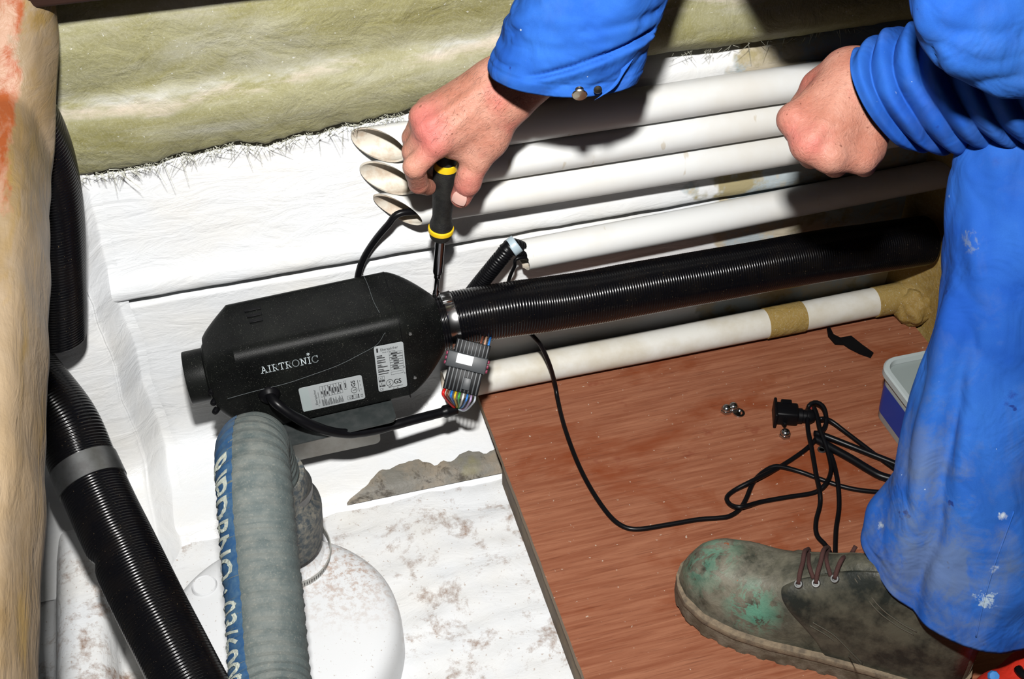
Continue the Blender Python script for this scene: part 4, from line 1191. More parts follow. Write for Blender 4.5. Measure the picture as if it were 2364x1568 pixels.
def ridge(x):   # soft crest, sharp valley
    return abs(math.sin(x)) - 0.6
def fold_r(u, t):
    w = 0.0045 * fnoise(u * 7 + 2, math.cos(t) * 1.4, math.sin(t) * 1.4) + 0.004 * (abs(fnoise(u * 9 - 2 * math.cos(t), math.cos(t) * 1.3 + 2, math.sin(t) * 1.3)) ** 0.5 - 0.6)
    # long crease from mid-cuff up to the right edge, and a seam line above the cuff
    cr = math.sin(t) > -0.3 and (math.cos(t) * 0.55 + 0.30 - (u - 0.02) * 2.2)
    ct_ = math.cos(t)
    if math.sin(t) > 0 and -0.55 < ct_ < 0.95:
        c2 = u - (0.085 + 0.13 * (ct_ + 0.34)); e2 = min(1, (ct_ + 0.55) / 0.3)
        w += e2 * (-0.0075 * math.exp(-(c2 / 0.014) ** 2) + 0.004 * math.exp(-((c2 + 0.035) / 0.025) ** 2))
        c3 = u - (0.27 + 0.05 * ct_)
        w -= 0.005 * math.exp(-(c3 / 0.016) ** 2) * max(0, ct_)
    w += 0.002 * fnoise(u * 22, math.cos(t) * 3, math.sin(t) * 3)
    w -= 0.0009 * math.exp(-((u - 0.052) / 0.005) ** 2)
    return w
loft_px('sleeve', [(1122, 152, 1474, 172, 1.168, 0.050, -8, 60), (1150, 82, 1506, 96, 1.150, 0.056, -4, 44), (1185, 0, 1542, 2, 1.13, 0.060, 0, 24), (1262, -180, 1622, -190, 1.10, 0.062, 0, 0), (1400, -400, 1740, -330, 1.07, 0.065, 0, 0),
                   (1720, -640, 1960, -450, 1.04, 0.07, 0, 0), (2080, -860, 2360, -600, 1.01, 0.08, 0, 0)], 150, 120, fold_r, CLOTH, person)
def fold_lf(u, t):
    # deep bunched rings along the forearm
    ph = u * 34 + 0.9 * math.sin(t * 1.0 + 0.4) + 0.8 * fnoise(u * 4, math.cos(t), math.sin(t))
    amp = 0.0105 * min(1, u / 0.04) * (1 if u < 0.75 else 0.5)
    w = amp * (ridge(ph) - 0.05)
    w += 0.0035 * fnoise(u * 12 + 5, math.cos(t) * 2, math.sin(t) * 2)
    return w
loft_px('sleeve', [(2004, 108, 2096, 346, 1.110, 0.050, -72, -22), (2082, 66, 2192, 348, 1.095, 0.056, -62, -14), (2165, 58, 2290, 338, 1.065, 0.058, -40, -6), (2262, 66, 2400, 334, 1.035, 0.060, -20, 0), (2420, 78, 2540, 344, 1.015, 0.060, 0, 0), (2620, 90, 2720, 330, 1.005, 0.055, 0, 0), (2720, 120, 2790, 290, 1.005, 0.04, 0, 0)],
        220, 120, fold_lf, CLOTH, person)
def fold_lu(u, t):
    return 0.006 * (abs(fnoise(u * 7 + math.cos(t), math.cos(t) * 1.5, math.sin(t) * 1.5 + 2)) ** 0.5 - 0.6) + 0.006 * fnoise(u * 5 + 7, math.cos(t) * 1.2, math.sin(t) * 1.2) + 0.0025 * fnoise(u * 16, math.cos(t) * 3, math.sin(t) * 3) - 0.004 * math.exp(-((u - 0.35 - 0.12 * math.cos(t)) / 0.03) ** 2)
loft_px('upper_sleeve', [(2560, 330, 2760, 120, 0.985, 0.045, 0, 0), (2450, 268, 2640, -20, 0.955, 0.055, 0, 0), (2300, 222, 2560, -110, 0.935, 0.06, 0, 0), (2165, 160, 2500, -190, 0.92, 0.06, 0, 0), (2094, 30, 2460, -260, 0.905, 0.06, 0, 0), (2110, -130, 2470, -330, 0.89, 0.06, 0, 0), (2190, -350, 2520, -470, 0.87, 0.065, 0, 0), (2380, -600, 2700, -640, 0.86, 0.07, 0, 0)],
        120, 96, fold_lu, CLOTH, person, False)
def fold_leg(u, t):
    ct, st_ = math.cos(t), math.sin(t)
    w = 0.010 * fnoise(u * 4 + 1, ct * 1.1, st_ * 1.1) + 0.006 * fnoise(u * 9 + 3 + ct, ct * 2.0, st_ * 2.0)
    w += 0.004 * (abs(fnoise(u * 9 + 1.5 * ct, ct * 1.6 + 4, st_ * 1.6)) ** 0.5 - 0.6)
    # vertical crease near the front edge on the lower half
    x = ct + 0.60 - 0.35 * (u - 0.3) + 0.10 * fnoise(u * 8, 3.0)
    if st_ > 0 and u < 0.5: w -= (0.016 + 0.006 * fnoise(u * 10, 7.0)) * math.exp(-(x / (0.07 if x < 0 else 0.16)) ** 2) * min(1, (0.5 - u) / 0.15)
    # rumples behind the hem
    if u < 0.35: w += 0.004 * math.sin(u * 75 + 3 * ct + 2 * fnoise(u * 6, ct * 2, st_ * 2)) * max(0, ct + 0.1) * (0.35 - u) / 0.35
    return w
leg_o = loft_px('trouser_leg', [(1990, 1258, 2425, 1372, 1.215, 0.062, 45, 178), (2008, 1198, 2450, 1250, 1.20, 0.070, 34, 135), (2055, 1100, 2475, 1115, 1.185, 0.078, 14, 70), (2100, 950, 2500, 955, 1.17, 0.082, 4, 26), (2140, 800, 2525, 800, 1.155, 0.084, 0, 4), (2166, 650, 2545, 642, 1.14, 0.085, 0, 0), (2183, 490, 2560, 480, 1.125, 0.085, 0, 0), (2203, 350, 2565, 340, 1.115, 0.082, 0, 0), (2262, 285, 2540, 270, 1.11, 0.06, 0, 0), (2360, 262, 2460, 255, 1.11, 0.02, 0, 0)],
        190, 120, fold_leg, CLOTH, person)
bvl = BVHTree.FromObject(leg_o, bpy.context.evaluated_depsgraph_get())
def leg_at(x, y, off=0.0):
    h_, n_, _, _ = bvl.ray_cast(CAM, ray(x, y))
    return h_ + (n_ if n_.dot(ray(x, y)) < 0 else -n_) * off
tube('side_seam', [leg_at(x, y, 0.0006) for x, y in ((2340, 1180), (2318, 1240), (2293, 1310), (2270, 1390), (2253, 1470))], 0.0009, CLOTH, leg_o, 6, 0.004)
def add_spot(p, r0, r1, col, amt, ns=60, lo=0.42, hi=0.5):
    nt = CLOTH.node_tree; b = nt.nodes['Principled BSDF']; src = b.inputs['Base Color'].links[0].from_socket
    v = coord(nt); dv = N(nt, 'ShaderNodeVectorMath', operation='DISTANCE'); nt.links.new(v, dv.inputs[0]); dv.inputs[1].default_value = tuple(p)
    dn_ = math_node(nt, 'ADD', dv.outputs['Value'], math_node(nt, 'MULTIPLY', math_node(nt, 'SUBTRACT', noise_node(nt, v, ns, 5, 0.7, 0.4), 0.5), r1 * 3.2))
    mk = ramp(nt, dn_, r0, r1 * (0.5 if r1 < 0.03 else 1.0), (1, 1, 1, 1), (0, 0, 0, 1))
    nt.links.new(mixc(nt, math_node(nt, 'MULTIPLY', mk, amt), src, col), b.inputs['Base Color'])
for x, y, r0, r1, col, amt, ns in ((2275, 1385, .004, .014, (0.50, 0.62, 0.70), .85, 120), (2292, 1312, .002, .006, (0.6, 0.68, 0.72), .85, 150), (2033, 1215, .002, .007, (0.6, 0.68, 0.74), .85, 170), (2315, 1190, .001, .005, (0.65, 0.72, 0.76), .9, 90),
                                   (2300, 372, .002, .009, (0.03, 0.05, 0.22), .8, 20), (2335, 915, .002, .010, (0.012, 0.02, 0.20), .9, 60), (2240, 560, .004, .016, (0.16, 0.22, 0.34), .7, 60), (2150, 1300, .02, .075, (0.15, 0.19, 0.24), .6, 30), (2110, 1050, .01, .05, (0.14, 0.18, 0.26), .5, 30)):
    add_spot(leg_at(x, y), r0, r1, col, amt, ns)
def loft3(name, pts, mat, parent, amp=0.006, nu=60, nv=48, flat=1.0):
    S = spline([tuple(p) + (r,) for p, r in pts], nu); P = np.array([q[:3] for q in S]); T, U, V_ = frames(P); R = []
    for i in range(nu):
        ring = []
        for t in np.linspace(0, 2 * math.pi, nv, endpoint=False):
            d_ = U[i] * math.cos(t) + V_[i] * math.sin(t) * flat
            ring.append(P[i] + d_ * (S[i][3] + amp * fnoise(i * 0.12, math.cos(t) * 1.5, math.sin(t) * 1.5)))
        R.append(ring)
    v1, f1 = rings_mesh(R); return mesh(name, v1, f1, mat, parent)
loft3('trouser_thigh', [(J['kL'] + Vector((0.0, 0.0, 0.0)), 0.078), (J['kL'].lerp(J['hL'], .3), 0.088), (J['kL'].lerp(J['hL'], .7), 0.10), (J['hL'], 0.115), (J['pel'], 0.12)], CLOTH, person)
loft3('trouser_leg', [(J['aR'] + Vector((0, 0, 0.04)), 0.075), (J['aR'].lerp(J['kR'], .6), 0.082), (J['kR'], 0.085), (J['kR'].lerp(J['hR'], .5), 0.095), (J['hR'], 0.115), (J['pel'], 0.12)], CLOTH, person)
loft3('coverall_torso', [(J['pel'] + Vector((0.07, 0, -0.03)), 0.08), (J['pel'], 0.150), (J['pel'].lerp(J['chest'], .5), 0.155), (J['chest'], 0.160), (J['chest'].lerp(J['neck'], .55), 0.135), (J['neck'] + Vector((-0.012, 0, 0.0)), 0.075)], CLOTH, person, 0.008)
loft3('upper_sleeve', [(J['eR'] + Vector((-0.02, 0.0, -0.02)), 0.062), (J['eR'].lerp(J['sR'], .5), 0.075), (J['sR'], 0.090), (J['sR'].lerp(J['chest'], .6), 0.125), (J['chest'], 0.13)], CLOTH, person)
loft3('upper_sleeve', [(J['eL'] + Vector((0.03, -0.01, -0.03)), 0.055), (J['eL'] + Vector((0.01, 0, 0.02)), 0.066), (J['eL'].lerp(J['sL'], .6) + Vector((0.02, 0, 0.01)), 0.070), (J['sL'] + Vector((0.01, 0, 0.01)), 0.085), (J['sL'].lerp(J['chest'], .6), 0.125), (J['chest'], 0.13)], CLOTH, person)
# cuff fastening: placket strip and press studs
cp = [pd(1452, 118, 1.128), pd(1450, 140, 1.122), pd(1430, 180, 1.118), pd(1402, 212, 1.116), pd(1382, 226, 1.116)]
P_, s_ = spline_even([tuple(q) for q in cp], 0.003)
R = []
for i in range(len(P_)):
    w_ = 0.0045 + 0.002 * math.sin(i * 0.5)
    o_ = np.array(RT) * 0.9 + np.array(UP) * 0.5; n_ = -np.array(FW)
    R.append([P_[i] - o_ * w_ - n_ * .001, P_[i] + o_ * w_ - n_ * .001, P_[i] + o_ * w_ + n_ * .0012, P_[i] - o_ * w_ + n_ * .0012])
v_, f_ = rings_mesh(R)
mesh('cuff_placket', v_, f_, CLOTH, person)
BRASS = plain('dull_brass', (0.55, 0.50, 0.40), 0.25, 1.0)
def stud(p, ax, s_=1.0):
    lathe('press_stud', [(0.0001, 0.0045 * s_), (0.0065 * s_, 0.0036 * s_), (0.0072 * s_, 0.0026 * s_), (0.0065 * s_, 0.0016 * s_), (0.003 * s_, 0.001 * s_), (0.0028 * s_, -0.003 * s_), (0.0040 * s_, -0.004 * s_), (0.0001, -0.005 * s_)], p, ax, BRASS, person, 24)
stud(pd(1338, 214, 1.108), -UP * 0.85 - FW * 0.5)
stud(pd(1380, 206, 1.116), -UP * 0.5 - FW * 0.8, 0.55)

# ------------------------------------------------------------------ boot
mt, nt, b = new_mat('scuffed_boot_leather'); setp(b, 0.50, 0, 0.35)
v = coord(nt)
c = mixc(nt, ramp(nt, noise_node(nt, v, 24, 6, 0.68, 0.3), 0.36, 0.66), (0.018, 0.022, 0.017), (0.15, 0.14, 0.10))
def near(p, r0, r1):
    dv = N(nt, 'ShaderNodeVectorMath', operation='DISTANCE'); nt.links.new(v, dv.inputs[0]); dv.inputs[1].default_value = tuple(p)
    return ramp(nt, dv.outputs['Value'], r0, r1, (1, 1, 1, 1), (0, 0, 0, 1))
toe_p = pz(1680, 1330, 0.06)
c = mixc(nt, math_node(nt, 'MULTIPLY', math_node(nt, 'MULTIPLY', near(toe_p, 0.03, 0.11), ramp(nt, noise_node(nt, v, 40, 6, 0.7), 0.36, 0.58)), 0.75), c, (0.24, 0.22, 0.17))
for q, r0, r1 in (((1655, 1310), 0.008, 0.042), ((1740, 1400), 0.006, 0.036), ((1705, 1258), 0.004, 0.030), ((1735, 1330), 0.003, 0.020)):
    mk = math_node(nt, 'MULTIPLY', near(pz(q[0], q[1], 0.06), r0, r1), ramp(nt, noise_node(nt, v, 60, 5, 0.7, 0.6), 0.44, 0.50))
    c = mixc(nt, math_node(nt, 'MULTIPLY', mk, 0.85), c, (0.12, 0.36, 0.25))
c = mixc(nt, math_node(nt, 'MULTIPLY', ramp(nt, noise_node(nt, v, 110, 2), 0.735, 0.75), 0.8), c, (0.30, 0.08, 0.03))
nt.links.new(c, b.inputs['Base Color'])
p_ = bump(nt, b, noise_node(nt, v, 55, 5, 0.65, 0.5), 0.5, 0.003); bump(nt, b, noise_node(nt, v, 300, 3), 0.25, 0.001, p_)
LEATH = mt
LEATH_D = plain('dark_boot_leather', (0.016, 0.019, 0.016), 0.38, var=(0.085, 0.08, 0.058), vs=26, bs=0.4, bscale=90, bd=0.002)
SOLE = plain('muddy_rubber_sole', (0.11, 0.085, 0.055), 0.75, var=(0.20, 0.165, 0.12), vs=55, bs=0.5, bscale=160, bd=0.002)
WELT = plain('dusty_welt', (0.25, 0.19, 0.125), 0.8, var=(0.13, 0.10, 0.07), vs=90, bs=0.4, bscale=300)
STITCH = plain('stitch_thread', (0.085, 0.075, 0.055), 0.8)
LACE = plain('brown_lace', (0.060, 0.022, 0.018), 0.8, bs=0.8, bscale=1100, bd=0.001)
bh = pz(2236, 1546); bt = pz(1572, 1330)
bu = (bt - bh).normalized(); bvv = Vector((-bu.y * -1, bu.x * -1, 0)); bvv = Vector((bu.y, -bu.x, 0))
if bvv.dot(CAM - bh) < 0: bvv = -bvv
BL = (bt - bh).length
bo = bh + bvv * 0.020
boot = thing('work_boot', 'scuffed dark leather work boot with green paint stains, standing on the plywood', 'boot', bo + bu * BL * 0.5)
def lerp_tab(tab, s_):
    xs = [q[0] for q in tab]; return [float(np.interp(s_, xs, [q[k] for q in tab])) for k in range(1, len(tab[0]))]
WT = [(0, .004, .004), (.006, .018, .018), (.02, .029, .029), (.05, .036, .035), (.10, .038, .034), (.15, .042, .034), (.20, .048, .040), (.24, .049, .045), (.275, .044, .042), (.300, .032, .032), (.312, .018, .018), (.318, .003, .003)]
WT = [(q[0] / .318 * BL, q[1], q[2]) for q in WT]
TS = [t for t in np.r_[np.linspace(0, .03, 10), np.linspace(.035, BL - .05, 36), BL - .05 * (1 - np.sin(np.linspace(0.06, 1, 16) * math.pi / 2))]]
def sole_ring(s_, z0, z1, gr, wig=0.0):
    o_, i_ = lerp_tab(WT, s_)
    o_ += gr; i_ += gr
    g = wig * (1 if int(s_ / 0.0105) % 2 else -1)
    base = bo + bu * s_
    return [base + bvv * (o_ + g) + Vector((0, 0, z0)), base + bvv * (o_ + 0.0008) + Vector((0, 0, (z0 + z1) / 2)), base + bvv * o_ + Vector((0, 0, z1)), base + Vector((0, 0, z1)), base - bvv * i_ + Vector((0, 0, z1)), base - bvv * (i_ + g) + Vector((0, 0, z0)), base + Vector((0, 0, z0))]
tspring = lambda s_: 0.010 * max(0, (s_ - 0.22) / 0.10) ** 2
fine = np.linspace(0.0, BL, 140)
v_, f_ = rings_mesh([[p + Vector((0, 0, tspring(s_))) for p in sole_ring(s_, 0.0, 0.020, 0.004, 0.0010)] for s_ in fine])
sharp(mesh('outsole', v_, f_, SOLE, boot), 40)
v_, f_ = rings_mesh([[p + Vector((0, 0, tspring(s_))) for p in sole_ring(s_, 0.0200, 0.027, 0.0055)] for s_ in fine])
sharp(mesh('welt', v_, f_, WELT, boot), 40)
HT_ = [(0, .092), (.015, .118), (.05, .140), (.10, .148), (.135, .139), (.165, .122), (.195, .105), (.225, .094), (.255, .090), (.280, .084), (.298, .072), (.310, .054), (.318, .036)]
HT_ = [(q[0] / .318 * BL, q[1]) for q in HT_]
HTs = spline([q for q in HT_], 200)
def up_pt(s_, f, off=0.0):
    """f 0 outer bottom .. 1 inner bottom"""
    o_, i_ = lerp_tab(WT, s_)
    h_ = float(np.interp(s_, [q[0] for q in HTs], [q[1] for q in HTs])); z0 = 0.024 + tspring(s_)
    a = math.pi * f
    ca, sa = math.cos(a), math.sin(a)
    pin = max(0.0, min(1.0, (0.20 - s_) / 0.06))        # instep narrows towards the ankle
    wv = (o_ if ca > 0 else i_) - 0.002
    e1 = 0.62 + 0.25 * pin
    x = math.copysign(abs(ca) ** e1, ca) * wv
    zz = abs(sa) ** (0.80 - 0.1 * pin)
    x *= 1 - 0.16 * pin * zz ** 2
    z = z0 + (h_ - z0) * zz
    p = bo + bu * s_ + bvv * x + Vector((0, 0, z))
    if off:
        n_ = (bvv * (ca * 1.0) + Vector((0, 0, sa))).normalized(); p = p + n_ * off
    wr = 0.0011 * fnoise(p.x * 45, p.y * 45, p.z * 45)
    return p + (bvv * ca + Vector((0, 0, sa))) * wr
fs = np.linspace(0, 1, 49)
tsu = [max(0.003, min(BL - 0.0035, t - 0.0)) for t in fine]
v_, f_ = rings_mesh([[up_pt(s_, f) for f in fs] for s_ in tsu], False, False, False)
upper = mesh('upper', v_, f_, LEATH, boot)
def quarter(f0, f1, sgn):
    R = []
    for i in range(30):
        f = f0 + (f1 - f0) * i / 29; t = abs(f - f0) / abs(f1 - f0)
        smax = (0.146 + 0.058 * math.sin(min(1, t * 1.12) * math.pi * 0.5) ** 0.8) * BL / .318 - (0.014 * max(0, (t - 0.86) / 0.14) ** 2)
        R.append([up_pt(0.01 + (smax - 0.01) * k / 40, f, 0.0026 if k < 40 else 0.0) for k in range(41)])
    R = [[p for p in r] for r in R]
    R.append([p - Vector((0, 0, 0.003)) for p in R[-1]])
    v1, f1_ = rings_mesh(R, False, False, False)
    return mesh('quarter', v1, f1_, LEATH_D, boot)
quarter(0.0, 0.40, 1); quarter(1.0, 0.60, -1)
bvh = BVHTree.FromObject(bpy.data.objects[boot.name].children[3] if False else upper, bpy.context.evaluated_depsgraph_get())
def boot_at(x, y, off=0.003):
    h_, n_, _, _ = bvh.ray_cast(CAM, ray(x, y))
    if h_ is None: return pz(x, y, 0.10)
    if n_.dot(ray(x, y)) > 0: n_ = -n_
    return h_ + n_ * off
# tongue, stitching, eyelets and laces
R = []
for i in range(16):
    s_ = (0.118 + 0.062 * i / 15) * BL / .318
    R.append([up_pt(s_, 0.5 + q * (0.105 - 0.02 * (i / 15)), 0.0035 - 0.03 * abs(q) ** 2 * 0.05) for q in np.linspace(-1, 1, 13)])
v_, f_ = rings_mesh(R, False, False, False); mesh('tongue', v_, f_, LEATH, boot)
for (x, y) in ((1846, 1350), (1886, 1347), (1930, 1337)):
    p = boot_at(x, y, 0.004); n_ = (p - boot_at(x, y, 0.0)).normalized()
    lathe('eyelet', [(0.0022, 0.0), (0.0026, 0.0012), (0.0040, 0.0012), (0.0046, 0.0), (0.0046, -0.001)], p, n_, STEEL_DULL, boot, 20)
for (e, m1, t_) in (((1846, 1350), (1858, 1310), (1866, 1268)), ((1886, 1347), (1900, 1308), (1912, 1264)), ((1930, 1337), (1952, 1300), (1975, 1262))):
    tube('lace', [boot_at(*e, 0.004), boot_at((e[0] + m1[0]) / 2, (e[1] + m1[1]) / 2, 0.0075), boot_at(*m1, 0.007), boot_at((m1[0] + t_[0]) / 2, (m1[1] + t_[1]) / 2, 0.008), boot_at(*t_, 0.004)], 0.0024, LACE, boot, 8, 0.003)
for (e, m1, t_) in (((1868, 1270), (1872, 1310), (1880, 1338)), ((1914, 1266), (1912, 1300), (1920, 1332))):
    tube('lace', [boot_at(*e, 0.005), boot_at(*m1, 0.006), boot_at(*t_, 0.003)], 0.0022, LACE, boot, 8, 0.003)
# paired stitch rows
for pts in ([(1975, 1335), (2020, 1400), (2070, 1440), (2110, 1462)], [(1870, 1440), (1920, 1470), (1960, 1510), (1985, 1535)]):
    for dx in (0, 7):
        tube('stitching', [boot_at(x + dx, y - dx, 0.0030) for x, y in pts], 0.0006, STITCH, boot, 6, 0.003)
tag(upper, 'worn leather with pale green paint patches on the toe')
# ================================================================== SCREWDRIVER
YEL = plain('yellow_plastic', (0.80, 0.52, 0.01), 0.4)
GRIP = plain('black_rubber_grip', (0.006, 0.006, 0.006), 0.6, var=(0.014, 0.014, 0.012), vs=120, bs=0.5, bscale=700)
DCHR = plain('dark_chrome', (0.22, 0.22, 0.24), 0.12, 1.0)
sd_a = py(1006, 683, HY - 0.004); sd_b = py(1033, 338, 1.062)
sax = (sd_b - sd_a).normalized(); SL = (sd_b - sd_a).length
sdv = thing('screwdriver', 'black and yellow nut-driver with a chrome shaft gripped in the hand', 'screwdriver', sd_a)
def sp(prof): return [(r, h * SL) for r, h in prof]
lathe('blade', sp([(0.0001, 0.004), (0.0034, 0.004), (0.0036, 0.035), (0.0027, 0.045), (0.0027, 0.125), (0.0038, 0.135), (0.0038, 0.17), (0.0001, 0.172)]), sd_a, sax, DCHR, sdv, 20)
lathe('shaft', sp([(0.0048, 0.165), (0.0056, 0.18), (0.0056, 0.42)]), sd_a, sax, DCHR, sdv, 28)
lathe('handle', sp([(0.0001, 0.415), (0.0105, 0.415), (0.0122, 0.43), (0.0128, 0.45), (0.0128, 0.46), (0.0128, 0.49), (0.0132, 0.505), (0.0116, 0.535), (0.0106, 0.56), (0.0112, 0.62), (0.0124, 0.70), (0.0132, 0.78), (0.0132, 0.86), (0.0110, 0.90), (0.0110, 0.97), (0.008, 1.0), (0.0001, 1.002)]), sd_a, sax, GRIP, sdv, 40)
lathe('lower_ring', sp([(0.0120, 0.455), (0.0142, 0.463), (0.0145, 0.473), (0.0142, 0.485), (0.0120, 0.492)]), sd_a, sax, YEL, sdv, 40)
lathe('upper_ring', sp([(0.0125, 0.858), (0.0128, 0.865), (0.0116, 0.905), (0.0100, 0.91)]), sd_a, sax, YEL, sdv, 40)

# ================================================================== HEATER CABLE + CONNECTOR
hcable = tube('cable', [g + Vector((0, 0.004, 0)), py(634, 928, 1.016), py(680, 962, 1.004), py(740, 990, 1.000), py(800, 1001, 1.004), py(870, 992, 1.012), py(960, 968, 1.022), py(1022, 952, 1.030), py(1052, 943, 1.034)], 0.0062, BLK_CABLE, ht, 20, 0.003,
      rfun=lambda s_, L: 0.0058 + 0.0005 * fnoise(s_ * 90, 0.5) + (0.0022 if s_ > L - 0.016 else 0))
tag(hcable, 'black taped cable')
cd_ = 1.415; ca_ = math.radians(13.7); pxm = cd_ / F
CX = RT * math.cos(ca_) - UP * math.sin(ca_); CY = UP * math.cos(ca_) + RT * math.sin(ca_); CZ = -FW
def cpt(x, y, dz=0.0): return pd(x, y, cd_) + CZ * dz
con = thing('wiring_connector', 'ribbed black multi-pin connector with a white label under the heater duct', 'connector', cpt(1075, 850))
GREYP = plain('grey_black_plastic', (0.045, 0.050, 0.055), 0.45)
MAG = plain('purple_seal', (0.22, 0.02, 0.06), 0.45)
def cbox(name, x, y, w, h, t, dz, mat, parent=con, bv=0.0006):
    return box(name, mat4(cpt(x, y, dz), CX, CY, CZ), (w * pxm, h * pxm, t), mat, parent, bv)
lowb = cbox('lower_housing', 1069, 879, 82, 54, 0.014, 0.0, BLK)
upb = cbox('upper_housing', 1089, 812, 80, 46, 0.012, -0.002, BLK)
bar = cbox('locking_bar', 1078, 836, 94, 37, 0.020, 0.001, GREYP, con, 0.0012)
for k in range(9):
    x = -36 + 9 * k; c_ = cpt(1069, 879, 0.0075) + CX * (x * pxm)
    box('rib', mat4(c_, CX, CY, CZ), (3.6 * pxm, 52 * pxm, 0.0016), GREYP, lowb, 0.0003)
for k in range(9):
    x = -35 + 8.8 * k; c_ = cpt(1089, 812, 0.0045) + CX * (x * pxm)
    box('rib', mat4(c_, CX, CY, CZ), (3.2 * pxm, 44 * pxm, 0.0014), GREYP, upb, 0.0003)
lab_c = cpt(1074, 830, 0.0113)
mesh('white_label', [lab_c + CX * (a_ * pxm) + CY * (b_ * pxm) for a_, b_ in ((-19, -11), (19, -11), (19, 11), (-19, 11))], [(0, 1, 2, 3)], WLABEL, bar, False)
cbox('latch', 1078, 886, 18, 28, 0.003, 0.0090, GREYP, lowb, 0.0006)
for sx_ in (-47, 47):
    c_ = cpt(1078, 836, 0.0) + CX * (sx_ * pxm)
    for q in (-1, 0, 1): box('seal', mat4(c_ + CY * (q * 0.0055), CX, CY, CZ), (0.0045, 0.0042, 0.013), MAG, con, 0.001)
wcols = [('red', (0.62, 0.012, 0.01), .0019), ('brown', (0.16, 0.05, 0.025), .0016), ('blue', (0.02, 0.16, 0.55), .0014), ('yellow', (0.70, 0.45, 0.02), .0014), ('green', (0.05, 0.34, 0.05), .0014), ('white', (0.75, 0.75, 0.72), .0013), ('blue', (0.03, 0.20, 0.60), .0013), ('violet', (0.42, 0.30, 0.50), .0013), ('grey', (0.45, 0.50, 0.55), .0012)]
for k, (cn, cc_, r_) in enumerate(wcols):
    st_ = cpt(1069, 879, 0.002) + CX * ((-36 + 9 * k) * pxm) - CY * (26 * pxm)
    e_ = py(1054 + 2 * math.sin(k * 2.1), 941 + 3 * math.cos(k * 1.7), 1.034)
    m1 = st_ - CY * 0.008 + CZ * 0.004; m2 = st_.lerp(e_, 0.72) - CY * (0.002 + 0.0009 * max(0, k - 4)) + CX * 0.0010 * (k - 2) + CZ * 0.004
    tube('wire', [st_, m1, m2, e_], r_, plain(cn + '_wire', cc_, 0.4), con, 8, 0.002)['label'] = cn + ' wire'
for k, cc_ in enumerate(((0.16, 0.05, 0.03), (0.5, 0.3, 0.2), (0.03, 0.2, 0.6))):
    st_ = cpt(1089, 812, 0.0) + CX * ((16 + 9 * k) * pxm) + CY * (22 * pxm)
    tube('wire', [st_, st_ + CY * 0.005 - CZ * .004, st_ + CY * 0.009 - CZ * 0.016, st_ + CY * 0.01 - CZ * 0.03], 0.0014, plain('loom_wire', cc_, 0.4), con, 8, 0.002)

# ================================================================== CABLES ON THE HULL
t_ = tube('power_cable', [(0.27, PY_ - 0.004, 0.306), (0.225, PY_ - 0.006, 0.304), py(925, 492, WY - 0.036), py(895, 520, WY - 0.034), py(862, 560, WY - 0.024), py(838, 600, WY - 0.018), py(826, 640, WY - 0.016), py(822, 690, WY - 0.016), py(818, 760, WY - 0.012)], 0.0040, BLK_CABLE, None, 12, 0.004)
tag(t_, 'black cable dropping from the lowest stacked conduit to behind the heater', 'cable')
cs = thing('corrugated_sleeve', 'short black corrugated sleeve leaving the end of the single conduit', 'sleeve', py(1180, 572, WY - 0.03))
P_ = [(0.40, WY - 0.029, 0.222), (0.345, WY - 0.030, 0.219), py(1183, 570, WY - 0.034), py(1160, 592, WY - 0.036), py(1135, 622, WY - 0.034), py(1108, 655, WY - 0.028), py(1080, 690, WY - 0.020)]
tube('sleeve_wall', P_, 0.0098, BLK_CABLE, cs, 24, 0.0008, rfun=lambda s_, L: 0.0094 + 0.0009 * (1 if math.sin(s_ * 2 * math.pi / 0.0034) > 0 else 0))
PALEB = plain('pale_blue_tape', (0.42, 0.52, 0.58), 0.4)
tube('tape_wrap', [py(1194, 562, WY - 0.033), py(1178, 574, WY - 0.0345)], 0.0116, PALEB, cs, 24, 0.002)
t_ = tube('thin_cable', [(0.36, WY - 0.036, 0.214), py(1197, 596, WY - 0.044), py(1188, 615, WY - 0.042), py(1177, 640, WY - 0.034), py(1170, 672, WY - 0.022), py(1168, 720, WY - 0.016)], 0.0023, BLK_CABLE, None, 10, 0.003)
tag(t_, 'thin black cable beside the corrugated sleeve at the conduit end', 'cable')

# ================================================================== THINGS ON THE PLYWOOD
lead = [py(1205, 745, 1.110), py(1225, 770, 1.103), py(1248, 797, 1.098), py(1268, 840, 1.094), py(1281, 886, 1.098), pz(1288, 925, 0.003), pz(1303, 985, 0.003), pz(1330, 1060, 0.003), pz(1362, 1125, 0.003), pz(1400, 1182, 0.003), pz(1432, 1212, 0.003), pz(1470, 1222, 0.003), pz(1540, 1212, 0.003), pz(1610, 1200, 0.003)]
def cr(x, y, z=0.003): return pz(1650 + x / 4.127, 880 + y / 4.127, z)
lead += [cr(30, 1305), cr(140, 1288), cr(235, 1225), cr(300, 1120), cr(370, 960, .004), cr(480, 855, .004), cr(600, 812, .006), cr(800, 860, .003), cr(980, 925, .003), cr(1200, 1000, .003), cr(1400, 1042, .003), cr(1650, 1060, .003), cr(1900, 1050, .003)]
t_ = tube('power_lead', lead, 0.0029, BLK_CABLE, None, 12, 0.004)
tag(t_, 'single black lead running from the duct across the plywood to the boot', 'cable')
lm = thing('cable_loom', 'tangled black cable loom with a plug lying on the plywood by the knee', 'cable loom', cr(960, 520, 0.0))
def cab(pts, r=0.0029): return tube('cable', [cr(*p) for p in pts], r, BLK_CABLE, lm, 12, 0.004)
